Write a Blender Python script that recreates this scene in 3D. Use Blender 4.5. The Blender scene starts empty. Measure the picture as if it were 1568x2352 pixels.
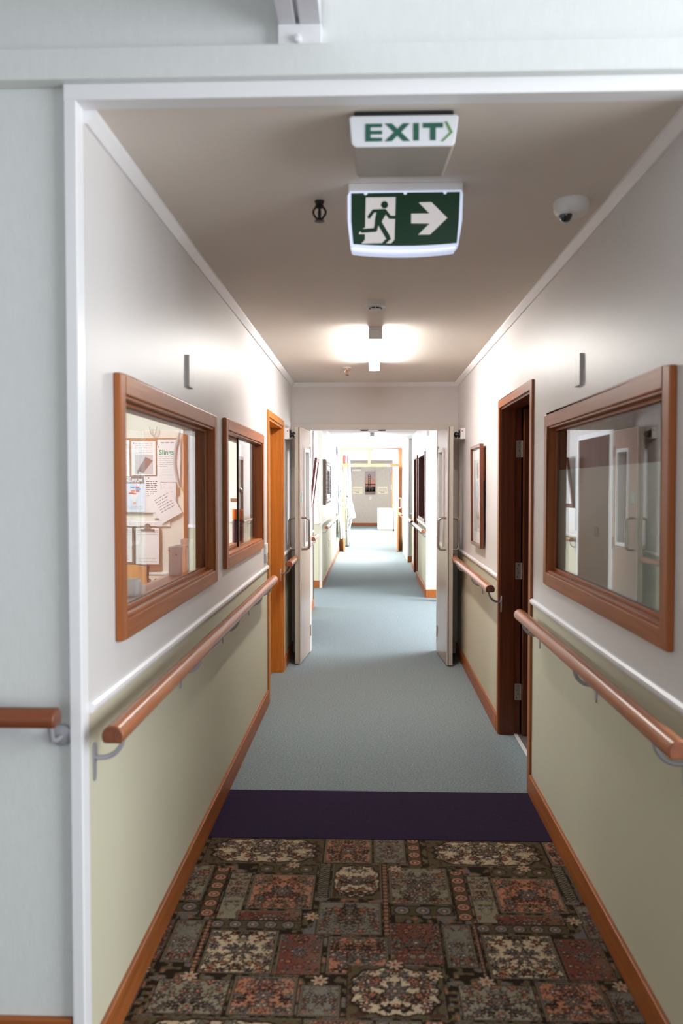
import bpy, bmesh, math, random
import numpy as np
from mathutils import Vector, Matrix

random.seed(7)
SC = bpy.context.scene
COL = SC.collection
PI = math.pi

# ------------------------------------------------------------------ materials
def new_mat(name):
    m = bpy.data.materials.new(name)
    m.use_nodes = True
    nt = m.node_tree
    b = nt.nodes['Principled BSDF']
    return m, nt, b

def mat(name, col, rough=0.5, noise=0.0, nscale=40.0, bump=0.0, bscale=200.0, metal=0.0, spec=0.5, coat=0.0, stretch=(1, 1, 1)):
    m, nt, b = new_mat(name)
    b.inputs['Base Color'].default_value = (*col, 1)
    b.inputs['Roughness'].default_value = rough
    b.inputs['Metallic'].default_value = metal
    b.inputs['Specular IOR Level'].default_value = spec
    b.inputs['Coat Weight'].default_value = coat
    b.inputs['Coat Roughness'].default_value = 0.15
    tc = nt.nodes.new('ShaderNodeTexCoord')
    mp = nt.nodes.new('ShaderNodeMapping')
    mp.inputs['Scale'].default_value = stretch
    nt.links.new(tc.outputs['Object'], mp.inputs['Vector'])
    if noise > 0:
        n = nt.nodes.new('ShaderNodeTexNoise')
        n.inputs['Scale'].default_value = nscale
        n.inputs['Detail'].default_value = 5
        nt.links.new(mp.outputs['Vector'], n.inputs['Vector'])
        r = nt.nodes.new('ShaderNodeValToRGB')
        r.color_ramp.elements[0].position = 0.3
        r.color_ramp.elements[1].position = 0.7
        r.color_ramp.elements[0].color = (*[c * (1 - noise) for c in col], 1)
        r.color_ramp.elements[1].color = (*[min(1, c * (1 + noise)) for c in col], 1)
        nt.links.new(n.outputs['Fac'], r.inputs['Fac'])
        nt.links.new(r.outputs['Color'], b.inputs['Base Color'])
    if bump > 0:
        n2 = nt.nodes.new('ShaderNodeTexNoise')
        n2.inputs['Scale'].default_value = bscale
        n2.inputs['Detail'].default_value = 4
        nt.links.new(mp.outputs['Vector'], n2.inputs['Vector'])
        bp = nt.nodes.new('ShaderNodeBump')
        bp.inputs['Strength'].default_value = bump
        bp.inputs['Distance'].default_value = 0.002
        nt.links.new(n2.outputs['Fac'], bp.inputs['Height'])
        nt.links.new(bp.outputs['Normal'], b.inputs['Normal'])
    return m

def wood(name, c1, c2, axis, rough=0.40, spec=0.35):
    m, nt, b = new_mat(name)
    tc = nt.nodes.new('ShaderNodeTexCoord')
    mp = nt.nodes.new('ShaderNodeMapping')
    s = [45, 45, 45]
    s['xyz'.index(axis)] = 2.0
    mp.inputs['Scale'].default_value = s
    n = nt.nodes.new('ShaderNodeTexNoise')
    n.inputs['Scale'].default_value = 1.0
    n.inputs['Detail'].default_value = 6
    n.inputs['Distortion'].default_value = 0.6
    r = nt.nodes.new('ShaderNodeValToRGB')
    r.color_ramp.elements[0].position = 0.3
    r.color_ramp.elements[1].position = 0.7
    r.color_ramp.elements[0].color = (*c2, 1)
    r.color_ramp.elements[1].color = (*c1, 1)
    nt.links.new(tc.outputs['Object'], mp.inputs['Vector'])
    nt.links.new(mp.outputs['Vector'], n.inputs['Vector'])
    nt.links.new(n.outputs['Fac'], r.inputs['Fac'])
    nt.links.new(r.outputs['Color'], b.inputs['Base Color'])
    b.inputs['Roughness'].default_value = rough
    b.inputs['Specular IOR Level'].default_value = spec
    return m

def glass_mat(name, tint=(1, 1, 1), base=0.04, top=1.0):
    """thin flat glass: clear straight through, mirror by Schlick's law"""
    m, nt, b = new_mat(name)
    nt.nodes.remove(b)
    out = nt.nodes['Material Output']
    lw = nt.nodes.new('ShaderNodeLayerWeight')
    lw.inputs['Blend'].default_value = 0.5
    pw = nt.nodes.new('ShaderNodeMath'); pw.operation = 'POWER'; pw.inputs[1].default_value = 5
    ml = nt.nodes.new('ShaderNodeMath'); ml.operation = 'MULTIPLY_ADD'
    ml.inputs[1].default_value = top - base; ml.inputs[2].default_value = base
    tr = nt.nodes.new('ShaderNodeBsdfTransparent'); tr.inputs['Color'].default_value = (*tint, 1)
    gl = nt.nodes.new('ShaderNodeBsdfGlossy'); gl.inputs['Roughness'].default_value = 0.0
    mx = nt.nodes.new('ShaderNodeMixShader')
    nt.links.new(lw.outputs['Facing'], pw.inputs[0])
    nt.links.new(pw.outputs[0], ml.inputs[0])
    nt.links.new(ml.outputs[0], mx.inputs['Fac'])
    nt.links.new(tr.outputs[0], mx.inputs[1])
    nt.links.new(gl.outputs[0], mx.inputs[2])
    nt.links.new(mx.outputs[0], out.inputs['Surface'])
    return m

def emit_mat(name, col, strength, base=(0.8, 0.8, 0.8)):
    m, nt, b = new_mat(name)
    b.inputs['Base Color'].default_value = (*base, 1)
    b.inputs['Emission Color'].default_value = (*col, 1)
    b.inputs['Emission Strength'].default_value = strength
    b.inputs['Roughness'].default_value = 0.4
    return m

M = {}
M['wall'] = mat('upper_wall_paint', (0.70, 0.67, 0.655), 0.40, noise=0.015, nscale=3, bump=0.08, bscale=260, spec=0.4)
M['dado'] = mat('lower_wall_vinyl', (0.635, 0.600, 0.450), 0.5, noise=0.03, nscale=300, bump=0.15, bscale=420, spec=0.3)
M['cream'] = mat('office_cream_paint', (0.80, 0.755, 0.66), 0.6, noise=0.02, nscale=4)
M['endwall'] = mat('end_wall_paint', (0.60, 0.55, 0.50), 0.65, noise=0.05, nscale=14)
M['sunroom'] = mat('front_wall_paper', (0.72, 0.735, 0.72), 0.7, noise=0.02, nscale=60, bump=0.25, bscale=120, stretch=(1, 1, 0.35))
M['ceiling'] = mat('ceiling_paint', (0.80, 0.725, 0.65), 0.65, noise=0.01, nscale=3)
M['ceilfar'] = mat('far_ceiling_paint', (0.80, 0.79, 0.78), 0.65)
M['trim'] = mat('white_trim_paint', (0.86, 0.85, 0.86), 0.35)
M['frametrim'] = mat('beige_frame_paint', (0.68, 0.63, 0.57), 0.4)
W1, W2 = (0.39, 0.120, 0.030), (0.27, 0.075, 0.017)
for a in 'xyz':
    M['wood_' + a] = wood('timber_' + a, W1, W2, a)
    M['rail_' + a] = wood('rail_timber_' + a, (0.44, 0.155, 0.060), (0.32, 0.10, 0.036), a, 0.27, 0.45)
    M['dark_' + a] = wood('dark_timber_' + a, (0.20, 0.055, 0.022), (0.12, 0.030, 0.012), a, 0.3)  # also holds the painted shade of the right doorway and unlit rooms
M['bright_z'] = wood('honey_timber', (0.60, 0.22, 0.035), (0.45, 0.145, 0.02), 'z')
M['carpet'] = mat('blue_grey_carpet', (0.235, 0.280, 0.298), 0.95, noise=0.34, nscale=110, bump=0.4, bscale=500, spec=0.1)
M['purple'] = mat('purple_carpet', (0.030, 0.021, 0.044), 0.95, noise=0.35, nscale=220, bump=0.4, bscale=500, spec=0.05)
M['vinyl'] = mat('grey_vinyl_floor', (0.16, 0.13, 0.12), 0.6, noise=0.4, nscale=60, stretch=(20, 1, 1))
M['browncarpet'] = mat('brown_carpet', (0.10, 0.075, 0.055), 0.95, noise=0.5, nscale=60)
M['rail_cap'] = mat('rail_end_grain', (0.22, 0.068, 0.030), 0.5, noise=0.15, nscale=80)
M['steel'] = mat('brushed_steel', (0.42, 0.36, 0.32), 0.32, metal=1.0)
M['bracket'] = mat('grey_bracket_metal', (0.42, 0.42, 0.45), 0.4, metal=0.4)
M['hinge'] = mat('hinge_metal', (0.50, 0.44, 0.38), 0.4, metal=0.7)
M['alu'] = mat('beige_edge_strip', (0.50, 0.45, 0.39), 0.35)
M['leaf'] = wood('laminate_leaf', (0.44, 0.33, 0.27), (0.37, 0.265, 0.21), 'z', 0.22, 0.7)
M['white'] = mat('white_plastic', (0.80, 0.79, 0.78), 0.35)
M['track'] = mat('grey_white_track', (0.66, 0.64, 0.68), 0.4)
M['greyplate'] = mat('grey_plastic_plate', (0.50, 0.47, 0.45), 0.4)
M['black'] = mat('black_plastic', (0.012, 0.011, 0.011), 0.3)
M['blackglass'] = mat('black_dome', (0.008, 0.008, 0.008), 0.05, coat=1.0)
M['bronze'] = mat('dark_bronze', (0.022, 0.015, 0.012), 0.35, metal=0.6)
M['brass'] = mat('brass', (0.35, 0.20, 0.13), 0.35, metal=0.8)
M['red'] = mat('red_plastic', (0.65, 0.03, 0.03), 0.4)
M['glass'] = glass_mat('window_glass')
M['picglass'] = glass_mat('coated_picture_glass', base=0.01, top=0.07)
M['film'] = mat('frosted_film', (0.34, 0.41, 0.37), 0.75, spec=0.2)
M['paper'] = mat('white_paper', (0.80, 0.79, 0.79), 0.7)
M['paperblue'] = mat('pale_blue_paper', (0.66, 0.70, 0.80), 0.6)
M['ink'] = mat('grey_print', (0.30, 0.30, 0.31), 0.7)
M['inkdark'] = mat('black_print', (0.05, 0.05, 0.055), 0.7)
M['brownink'] = mat('brown_print', (0.16, 0.10, 0.085), 0.6)
M['green'] = mat('green_print', (0.03, 0.28, 0.16), 0.6)
M['orange'] = mat('orange_plastic', (0.95, 0.20, 0.015), 0.35)
M['maroon'] = mat('maroon_can', (0.10, 0.022, 0.040), 0.3)
M['blueink'] = mat('blue_print', (0.12, 0.33, 0.62), 0.6)
M['redink'] = mat('red_print', (0.62, 0.08, 0.06), 0.6)
M['pinkink'] = mat('pink_print', (0.75, 0.35, 0.32), 0.6)
M['photogrey'] = mat('grey_photo_print', (0.48, 0.46, 0.47), 0.5)
M['cork'] = mat('cork', (0.40, 0.20, 0.085), 0.85, noise=0.25, nscale=120)
M['clipboard'] = mat('hardboard', (0.24, 0.12, 0.065), 0.5, noise=0.15, nscale=60)
M['chairwood'] = wood('beech_ply', (0.55, 0.24, 0.06), (0.46, 0.19, 0.045), 'z', 0.35)
M['counter'] = wood('counter_top', (0.56, 0.36, 0.24), (0.46, 0.28, 0.18), 'y', 0.2)
M['signgreen'] = emit_mat('exit_sign_green', (0.006, 0.05, 0.02), 0.18, (0.008, 0.035, 0.016))
M['signwhite'] = emit_mat('exit_sign_pictogram', (0.75, 0.68, 0.67), 0.42, (0.5, 0.5, 0.5))
M['signedge'] = emit_mat('lit_sign_edge', (0.62, 0.72, 1.0), 0.6, (0.7, 0.7, 0.75))
M['oldsign'] = emit_mat('old_exit_diffuser', (0.80, 0.82, 0.90), 0.10, (0.62, 0.62, 0.65))
M['signtext'] = mat('exit_letters', (0.012, 0.10, 0.065), 0.5)
M['signchev'] = mat('exit_chevron', (0.10, 0.26, 0.06), 0.5)
M['olddiff'] = mat('clear_bottom_cover', (0.42, 0.37, 0.32), 0.4)
M['lamp'] = emit_mat('lit_diffuser', (1.0, 0.97, 0.93), 72.0)
M['lampoffice'] = emit_mat('lit_diffuser_office', (0.86, 0.95, 1.0), 185.0)
M['lampfar'] = emit_mat('lit_diffuser_far', (1.0, 0.97, 0.94), 26.0)
M['silver'] = mat('silver_leaf_frame', (0.62, 0.58, 0.55), 0.35, noise=0.55, nscale=28)
M['mirror'] = mat('mirror_face', (0.85, 0.86, 0.86), 0.03, metal=1.0)
M['signplate'] = mat('cream_sign_plate', (0.82, 0.74, 0.58), 0.5)
M['blind'] = mat('grey_blind', (0.45, 0.47, 0.50), 0.6)
M['deep_z'] = wood('deep_brown_timber', (0.085, 0.028, 0.014), (0.055, 0.017, 0.009), 'z')
M['oxblood'] = wood('oxblood_timber', (0.13, 0.035, 0.028), (0.085, 0.02, 0.016), 'z', 0.35)
M['dove'] = mat('dark_purple_cloth', (0.03, 0.025, 0.055), 0.9, noise=0.8, nscale=25)

def curtain_mat():
    m, nt, b = new_mat('printed_curtain_cloth')
    tc = nt.nodes.new('ShaderNodeTexCoord')
    v = nt.nodes.new('ShaderNodeTexVoronoi'); v.inputs['Scale'].default_value = 7.5
    n = nt.nodes.new('ShaderNodeTexNoise'); n.inputs['Scale'].default_value = 22
    ad = nt.nodes.new('ShaderNodeMath'); ad.operation = 'MULTIPLY_ADD'
    ad.inputs[1].default_value = 0.5
    r = nt.nodes.new('ShaderNodeValToRGB')
    r.color_ramp.elements[0].position = 0.36; r.color_ramp.elements[0].color = (0.06, 0.06, 0.075, 1)
    r.color_ramp.elements[1].position = 0.42; r.color_ramp.elements[1].color = (0.66, 0.68, 0.70, 1)
    nt.links.new(tc.outputs['Object'], v.inputs['Vector'])
    nt.links.new(tc.outputs['Object'], n.inputs['Vector'])
    nt.links.new(n.outputs['Fac'], ad.inputs[0])
    nt.links.new(v.outputs['Distance'], ad.inputs[2])
    nt.links.new(ad.outputs[0], r.inputs['Fac'])
    nt.links.new(r.outputs['Color'], b.inputs['Base Color'])
    b.inputs['Roughness'].default_value = 0.85
    return m
M['curtain'] = curtain_mat()

def bridge_mat():
    """dusk sky of the bridge print: mauve over orange"""
    m, nt, b = new_mat('dusk_print')
    tc = nt.nodes.new('ShaderNodeTexCoord')
    sp = nt.nodes.new('ShaderNodeSeparateXYZ')
    r = nt.nodes.new('ShaderNodeValToRGB')
    e = r.color_ramp.elements
    e[0].position = 0.0; e[0].color = (0.30, 0.20, 0.17, 1)
    e[1].position = 1.0; e[1].color = (0.36, 0.31, 0.38, 1)
    for p, c in ((0.10, (0.20, 0.13, 0.12)), (0.14, (0.05, 0.025, 0.02)), (0.30, (0.07, 0.035, 0.03)), (0.40, (0.42, 0.17, 0.08)), (0.52, (0.52, 0.24, 0.14)), (0.75, (0.40, 0.28, 0.28))):
        k = e.new(p); k.color = (*c, 1)
    mu = nt.nodes.new('ShaderNodeMath'); mu.operation = 'MULTIPLY_ADD'
    mu.inputs[1].default_value = 1 / 0.908; mu.inputs[2].default_value = 0.0
    nt.links.new(tc.outputs['Object'], sp.inputs[0])
    nt.links.new(sp.outputs['Z'], mu.inputs[0])
    nt.links.new(mu.outputs[0], r.inputs['Fac'])
    nt.links.new(r.outputs['Color'], b.inputs['Base Color'])
    b.inputs['Roughness'].default_value = 0.5
    return m
M['dusk'] = bridge_mat()

# ------------------------------------------------------------------ mesh builder
class MB:
    def __init__(self):
        self.v, self.f, self.mi, self.sm = [], [], [], []

    def add(self, vs, fs, mi=0, smooth=False):
        o = len(self.v)
        self.v += [tuple(p) for p in vs]
        for f in fs:
            self.f.append([i + o for i in f]); self.mi.append(mi); self.sm.append(smooth)
        return self

    def box(self, x0, x1, y0, y1, z0, z1, mi=0):
        vs = [(x0, y0, z0), (x1, y0, z0), (x1, y1, z0), (x0, y1, z0), (x0, y0, z1), (x1, y0, z1), (x1, y1, z1), (x0, y1, z1)]
        fs = [(0, 3, 2, 1), (4, 5, 6, 7), (0, 1, 5, 4), (1, 2, 6, 5), (2, 3, 7, 6), (3, 0, 4, 7)]
        return self.add(vs, fs, mi)

    def prism(self, poly, plane, d0, d1, mi=0, smooth=False, capmi=None):
        """poly: 2d outline; plane 'xz' pushes along y, 'yz' along x, 'xy' along z"""
        def p3(a, b, d):
            return {'xz': (a, d, b), 'yz': (d, a, b), 'xy': (a, b, d)}[plane]
        n = len(poly)
        vs = [p3(a, b, d0) for a, b in poly] + [p3(a, b, d1) for a, b in poly]
        self.add(vs, [(i, (i + 1) % n, n + (i + 1) % n, n + i) for i in range(n)], mi, smooth)
        cm = mi if capmi is None else capmi
        self.add([p3(a, b, d0) for a, b in poly], [list(range(n))], cm)
        self.add([p3(a, b, d1) for a, b in poly], [list(range(n))[::-1]], cm)
        return self

    def ring(self, plane, a0, a1, b0, b1, w, d0, d1, wt=None, wb=None, vmi=0, hmi=1):
        """rectangular frame; verticals vmi, horizontals hmi"""
        wt = w if wt is None else wt
        wb = w if wb is None else wb
        R = [(a0, a0 + w, b0, b1, vmi), (a1 - w, a1, b0, b1, vmi), (a0 + w, a1 - w, b1 - wt, b1, hmi), (a0 + w, a1 - w, b0, b0 + wb, hmi)]
        for p, q, r, s, mi in R:
            if s - r <= 1e-6: continue
            if plane == 'yz': self.box(d0, d1, p, q, r, s, mi)
            else: self.box(p, q, d0, d1, r, s, mi)
        return self

    def tube(self, pts, r, n=12, mi=0, caps=True):
        pts = [Vector(p) for p in pts]
        rs = r if isinstance(r, (list, tuple)) else [r] * len(pts)
        t0 = (pts[1] - pts[0]).normalized()
        u = t0.orthogonal().normalized()
        rings, vs = [], []
        for i, p in enumerate(pts):
            t = (pts[min(i + 1, len(pts) - 1)] - pts[max(i - 1, 0)]).normalized()
            u = (u - t * u.dot(t)).normalized()
            w = t.cross(u)
            vs += [p + (u * math.cos(2 * PI * k / n) + w * math.sin(2 * PI * k / n)) * rs[i] for k in range(n)]
        fs = []
        for i in range(len(pts) - 1):
            for k in range(n):
                fs.append((i * n + k, i * n + (k + 1) % n, (i + 1) * n + (k + 1) % n, (i + 1) * n + k))
        self.add(vs, fs, mi, True)
        if caps:
            self.add(vs[:n], [list(range(n))[::-1]], mi)
            self.add(vs[-n:], [list(range(n))], mi)
        return self

    def lathe(self, c, prof, n=32, axis='z', mi=0, sx=1.0, sy=1.0):
        """prof: (radius, height) pairs turned about an axis through c"""
        c = Vector(c); vs = []
        for r, h in prof:
            for k in range(n):
                a = 2 * PI * k / n
                p, q = r * math.cos(a) * sx, r * math.sin(a) * sy
                vs.append(c + Vector({'z': (p, q, h), 'x': (h, p, q), 'y': (p, h, q)}[axis]))
        fs = []
        for i in range(len(prof) - 1):
            for k in range(n):
                fs.append((i * n + k, i * n + (k + 1) % n, (i + 1) * n + (k + 1) % n, (i + 1) * n + k))
        self.add(vs, fs, mi, True)
        self.add(vs[:n], [list(range(n))[::-1]], mi)
        self.add(vs[-n:], [list(range(n))], mi)
        return self

    def build(self, name, mats, parent=None, bevel=0.0, origin=None):
        o = (0, 0, 0)
        if parent is not None:
            o = parent.get('_o', (0, 0, 0))
        elif origin is not None:
            o = origin
        me = bpy.data.meshes.new(name)
        me.from_pydata([(a - o[0], b - o[1], c - o[2]) for a, b, c in self.v], [], self.f)
        ms = mats if isinstance(mats, (list, tuple)) else [mats]
        for m in ms: me.materials.append(m)
        me.polygons.foreach_set('material_index', self.mi)
        me.polygons.foreach_set('use_smooth', self.sm)
        bm = bmesh.new(); bm.from_mesh(me)
        bmesh.ops.remove_doubles(bm, verts=bm.verts, dist=1e-6)
        bmesh.ops.recalc_face_normals(bm, faces=bm.faces)
        bm.to_mesh(me); bm.free()
        ob = bpy.data.objects.new(name, me)
        COL.objects.link(ob)
        ob['_o'] = o
        if parent is not None: ob.parent = parent
        else: ob.location = o
        if any(self.sm):
            try: me.set_sharp_from_angle(angle=math.radians(40))
            except Exception: pass
        if bevel > 0:
            md = ob.modifiers.new('edge', 'BEVEL')
            md.width = bevel; md.segments = 2; md.limit_method = 'ANGLE'; md.angle_limit = math.radians(40)
        return ob

def thing(name, label, cat, loc, group=None, kind=None):
    o = bpy.data.objects.new(name, None)
    o.empty_display_size = 0.1
    COL.objects.link(o)
    o.location = loc; o['_o'] = tuple(loc)
    return tag(o, label, cat, group, kind)

def tag(o, label, cat, group=None, kind=None):
    o['label'] = label; o['category'] = cat
    if group: o['group'] = group
    if kind: o['kind'] = kind
    return o

def struct(o, label, cat):
    return tag(o, label, cat, None, 'structure')

def txt(mb, s, x, z, size, y, mi=0, align='CENTER', thick=0.0006, bold=0.0):
    """lettering standing in an xz plane that faces -y"""
    cu = bpy.data.curves.new('t', 'FONT')
    cu.body = s; cu.size = size; cu.align_x = align; cu.extrude = thick / 2; cu.offset = bold
    cu.resolution_u = 3
    ob = bpy.data.objects.new('t', cu)
    COL.objects.link(ob)
    dg = bpy.context.evaluated_depsgraph_get()
    me = bpy.data.meshes.new_from_object(ob.evaluated_get(dg))
    vs = [(x + v.co.x, y - v.co.z, z + v.co.y) for v in me.vertices]
    fs = [list(p.vertices) for p in me.polygons]
    mb.add(vs, fs, mi)
    bpy.data.objects.remove(ob); bpy.data.curves.remove(cu); bpy.data.meshes.remove(me)

# ------------------------------------------------------------------ shell
XL, XR, ZC, ZD = -0.70, 0.785, 2.42, 0.945
FAR = 31.0

def wall_cells(mb, plane, d0, d1, a0, a1, z0, z1, holes, split=ZD, lo=1, hi=0):
    A = sorted({a0, a1, *[h[0] for h in holes], *[h[1] for h in holes]})
    Zs = sorted({z0, z1, *([split] if z0 < split < z1 else []), *[h[2] for h in holes], *[h[3] for h in holes]})
    A = [a for a in A if a0 <= a <= a1]; Zs = [z for z in Zs if z0 <= z <= z1]
    for p, q in zip(A, A[1:]):
        for r, s in zip(Zs, Zs[1:]):
            m, k = (p + q) / 2, (r + s) / 2
            if any(h[0] < m < h[1] and h[2] < k < h[3] for h in holes): continue
            mi = lo if k < split else hi
            if plane == 'yz': mb.box(d0, d1, p, q, r, s, mi)
            else: mb.box(p, q, d0, d1, r, s, mi)

def wall(name, label, plane, d0, d1, a0, a1, holes=(), z0=0.0, z1=ZC, mats=None):
    mb = MB()
    wall_cells(mb, plane, d0, d1, a0, a1, z0, z1, list(holes))
    return struct(mb.build(name, mats or [M['wall'], M['dado']]), label, 'wall')

TH = 0.12
L1 = (2.30, 3.63, 1.125, 1.755)
L2 = (3.98, 5.28, 1.155, 1.770)
RW = (2.205, 3.62, 1.125, 1.755)
LD = (5.68, 6.60, 0.0, 1.975)
RD = (4.05, 4.985, 0.0, 1.965)

wall('wall_left', 'long left wall with two office windows, white above a pale olive lower half', 'yz', XL - TH, XL, 2.03, 7.42, [L1, L2, LD])
wall('wall_right', 'right wall holding the window with the frosted lower pane', 'yz', XR, XR + TH, 2.03, 7.42, [RW, RD])
wall('wall_back', 'cross wall above and beside the open double doors', 'xz', 7.42, 7.52, -3.2, 3.2, [(-0.53, 0.605, 0.0, 2.0)], mats=[M['wall'], M['wall']])
wall('wall_left.001', 'left wall piece just beyond the double doors', 'yz', XL - TH, XL, 7.52, 10.2)
wall('wall_left.002', 'left wall beyond the side passage, with the ornate mirror', 'yz', XL - TH, XL, 12.1, 19.4, [(16.6, 18.7, 0.95, 2.15)])
wall('wall_left.003', 'left return wall facing the camera at the side passage', 'xz', 12.1, 12.22, -3.2, XL - TH)
wall('wall_left.004', 'near wall of the left side passage', 'xz', 10.08, 10.2, -3.2, XL - TH)
wall('wall_left.005', 'left wall of the last stretch behind the timber doors', 'yz', XL - TH, XL, 19.4, FAR, [(20.9, 23.0, 0.9, 2.15), (24.0, 28.0, 0.9, 2.15)])
wall('wall_right.001', 'right wall beyond the side recess with the dark framed window', 'yz', XR, XR + TH, 11.1, 15.3, [(11.7, 13.1, 0.98, 1.97), (13.55, 14.35, 0.0, 1.96)])
wall('wall_right.002', 'right return wall facing the camera where the daylight falls', 'xz', 11.1, 11.22, XR + TH, 1.0)
wall('wall_right.010', 'wall at the back of the right recess, its shade put into the colour', 'xz', 11.16, 11.28, 1.08, 3.2, mats=[M['dark_z'], M['dark_z']])  # darkness of the recess is put into the wall colour
wall('wall_right.003', 'header above the wide opening on the right', 'yz', XR, XR + TH, 7.52, 11.1, z0=2.16)
wall('wall_right.004', 'short right wall face beyond the red brown door', 'xz', 16.2, 16.32, 0.75, 3.2)
wall('wall_right.005', 'bright right wall before the timber doors', 'yz', 0.75, 0.87, 16.32, 19.4, [(16.7, 18.7, 0.95, 2.15)])
wall('wall_right.006', 'right wall of the last stretch behind the timber doors', 'yz', 0.82, 0.94, 19.4, FAR, [(20.4, 23.4, 0.9, 2.15), (24.2, 28.0, 0.9, 2.15)])
wall('wall_far', 'beige end wall with the bridge picture', 'xz', FAR, FAR + 0.1, -1.0, 1.2, mats=[M['endwall'], M['endwall']])
wall('wall_left.006', 'cream office wall with the pinned notices', 'xz', 7.0, 7.08, -3.2, XL - TH, mats=[M['cream'], M['cream']])
wall('wall_left.007', 'outer wall of the office on the left', 'yz', -3.3, -3.2, 2.0, 10.2, mats=[M['cream'], M['cream']])
wall('wall_left.008', 'end of the left side passage with its window', 'yz', -3.3, -3.2, 10.2, 12.22, [(10.4, 11.9, 0.9, 2.1)])
wall('wall_right.007', 'outer wall of the rooms on the right', 'yz', 3.2, 3.3, 2.0, 16.3, [(8.0, 10.6, 0.8, 2.1)])
# the sunroom wall that the camera looks through
mb = MB()
mb.box(-3.2, -0.72, 2.0, 2.03, 0, 3.0); mb.box(0.80, 3.2, 2.0, 2.03, 0, 3.0); mb.box(-0.72, 0.80, 2.0, 2.03, ZC + 0.03, 3.0)
struct(mb.build('wall_front', M['sunroom']), 'pale papered wall around the near opening, facing the camera', 'wall')
mb = MB(); mb.box(-3.2, 3.2, 1.955, 2.0, 2.457, 2.531)
struct(mb.build('trim_1', M['sunroom'], bevel=0.004), 'pale ledge running across above the near opening', 'trim')
mb = MB()
mb.box(-0.731, -0.700, 1.978, 2.03, 0, 2.457); mb.box(0.785, 0.816, 1.978, 2.03, 0, 2.457); mb.box(-0.731, 0.816, 1.976, 2.03, ZC - 0.002, 2.457)
struct(mb.build('trim_2', M['trim'], bevel=0.003), 'white edging around the near opening', 'trim')
mb = MB()
mb.box(-3.3, -3.2, -3.2, 2.0, 0, 3.0); mb.box(-3.2, 3.2, -3.3, -3.2, 0, 0.7); mb.box(-3.2, 3.2, -3.3, -3.2, 2.6, 3.0)
mb.box(-3.2, -2.6, -3.3, -3.2, 0.7, 2.6); mb.box(2.6, 3.2, -3.3, -3.2, 0.7, 2.6)
mb.box(3.2, 3.3, -3.2, 2.0, 0, 0.7); mb.box(3.2, 3.3, -3.2, 2.0, 2.7, 3.0); mb.box(3.2, 3.3, -3.2, -2.4, 0.7, 2.7); mb.box(3.2, 3.3, 1.7, 2.0, 0.7, 2.7)
struct(mb.build('wall_near', M['sunroom']), 'walls of the near room behind the camera with wide windows', 'wall')
mb = MB(); mb.box(-3.3, 3.3, -3.3, 2.1, 3.0, 3.1)
struct(mb.build('ceiling.001', M['trim']), 'white ceiling of the near room', 'ceiling')
mb = MB(); mb.box(-3.3, 3.3, 2.03, 7.47, ZC, ZC + 0.12)
struct(mb.build('ceiling', M['ceiling']), 'plain ceiling of the corridor before the double doors', 'ceiling')
mb = MB(); mb.box(-3.3, 3.3, 7.47, FAR + 0.2, ZC, ZC + 0.12)
struct(mb.build('ceiling.002', M['ceilfar']), 'white ceiling beyond the double doors', 'ceiling')
mb = MB(); mb.box(-3.3, 3.3, 3.99, FAR + 0.2, -0.1, 0.0)
struct(mb.build('floor', M['carpet']), 'plain blue grey carpet down the corridor', 'floor')
mb = MB(); mb.box(-3.3, 3.3, -3.3, 1.41, -0.1, -0.001)
mb.box(-3.3, XL, 1.41, 4.0, -0.1, -0.001); mb.box(XR, 3.3, 1.41, 4.0, -0.1, -0.001)
struct(mb.build('floor.001', M['browncarpet']), 'dark carpet under the camera and in the side rooms', 'floor')
mb = MB(); mb.box(XR + 0.095, 1.9, RD[0] - 0.05, RD[1] + 0.3, 0.0, 0.004)
struct(mb.build('floor.003', M['vinyl']), 'dark grey streaked floor inside the right doorway', 'floor')

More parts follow.
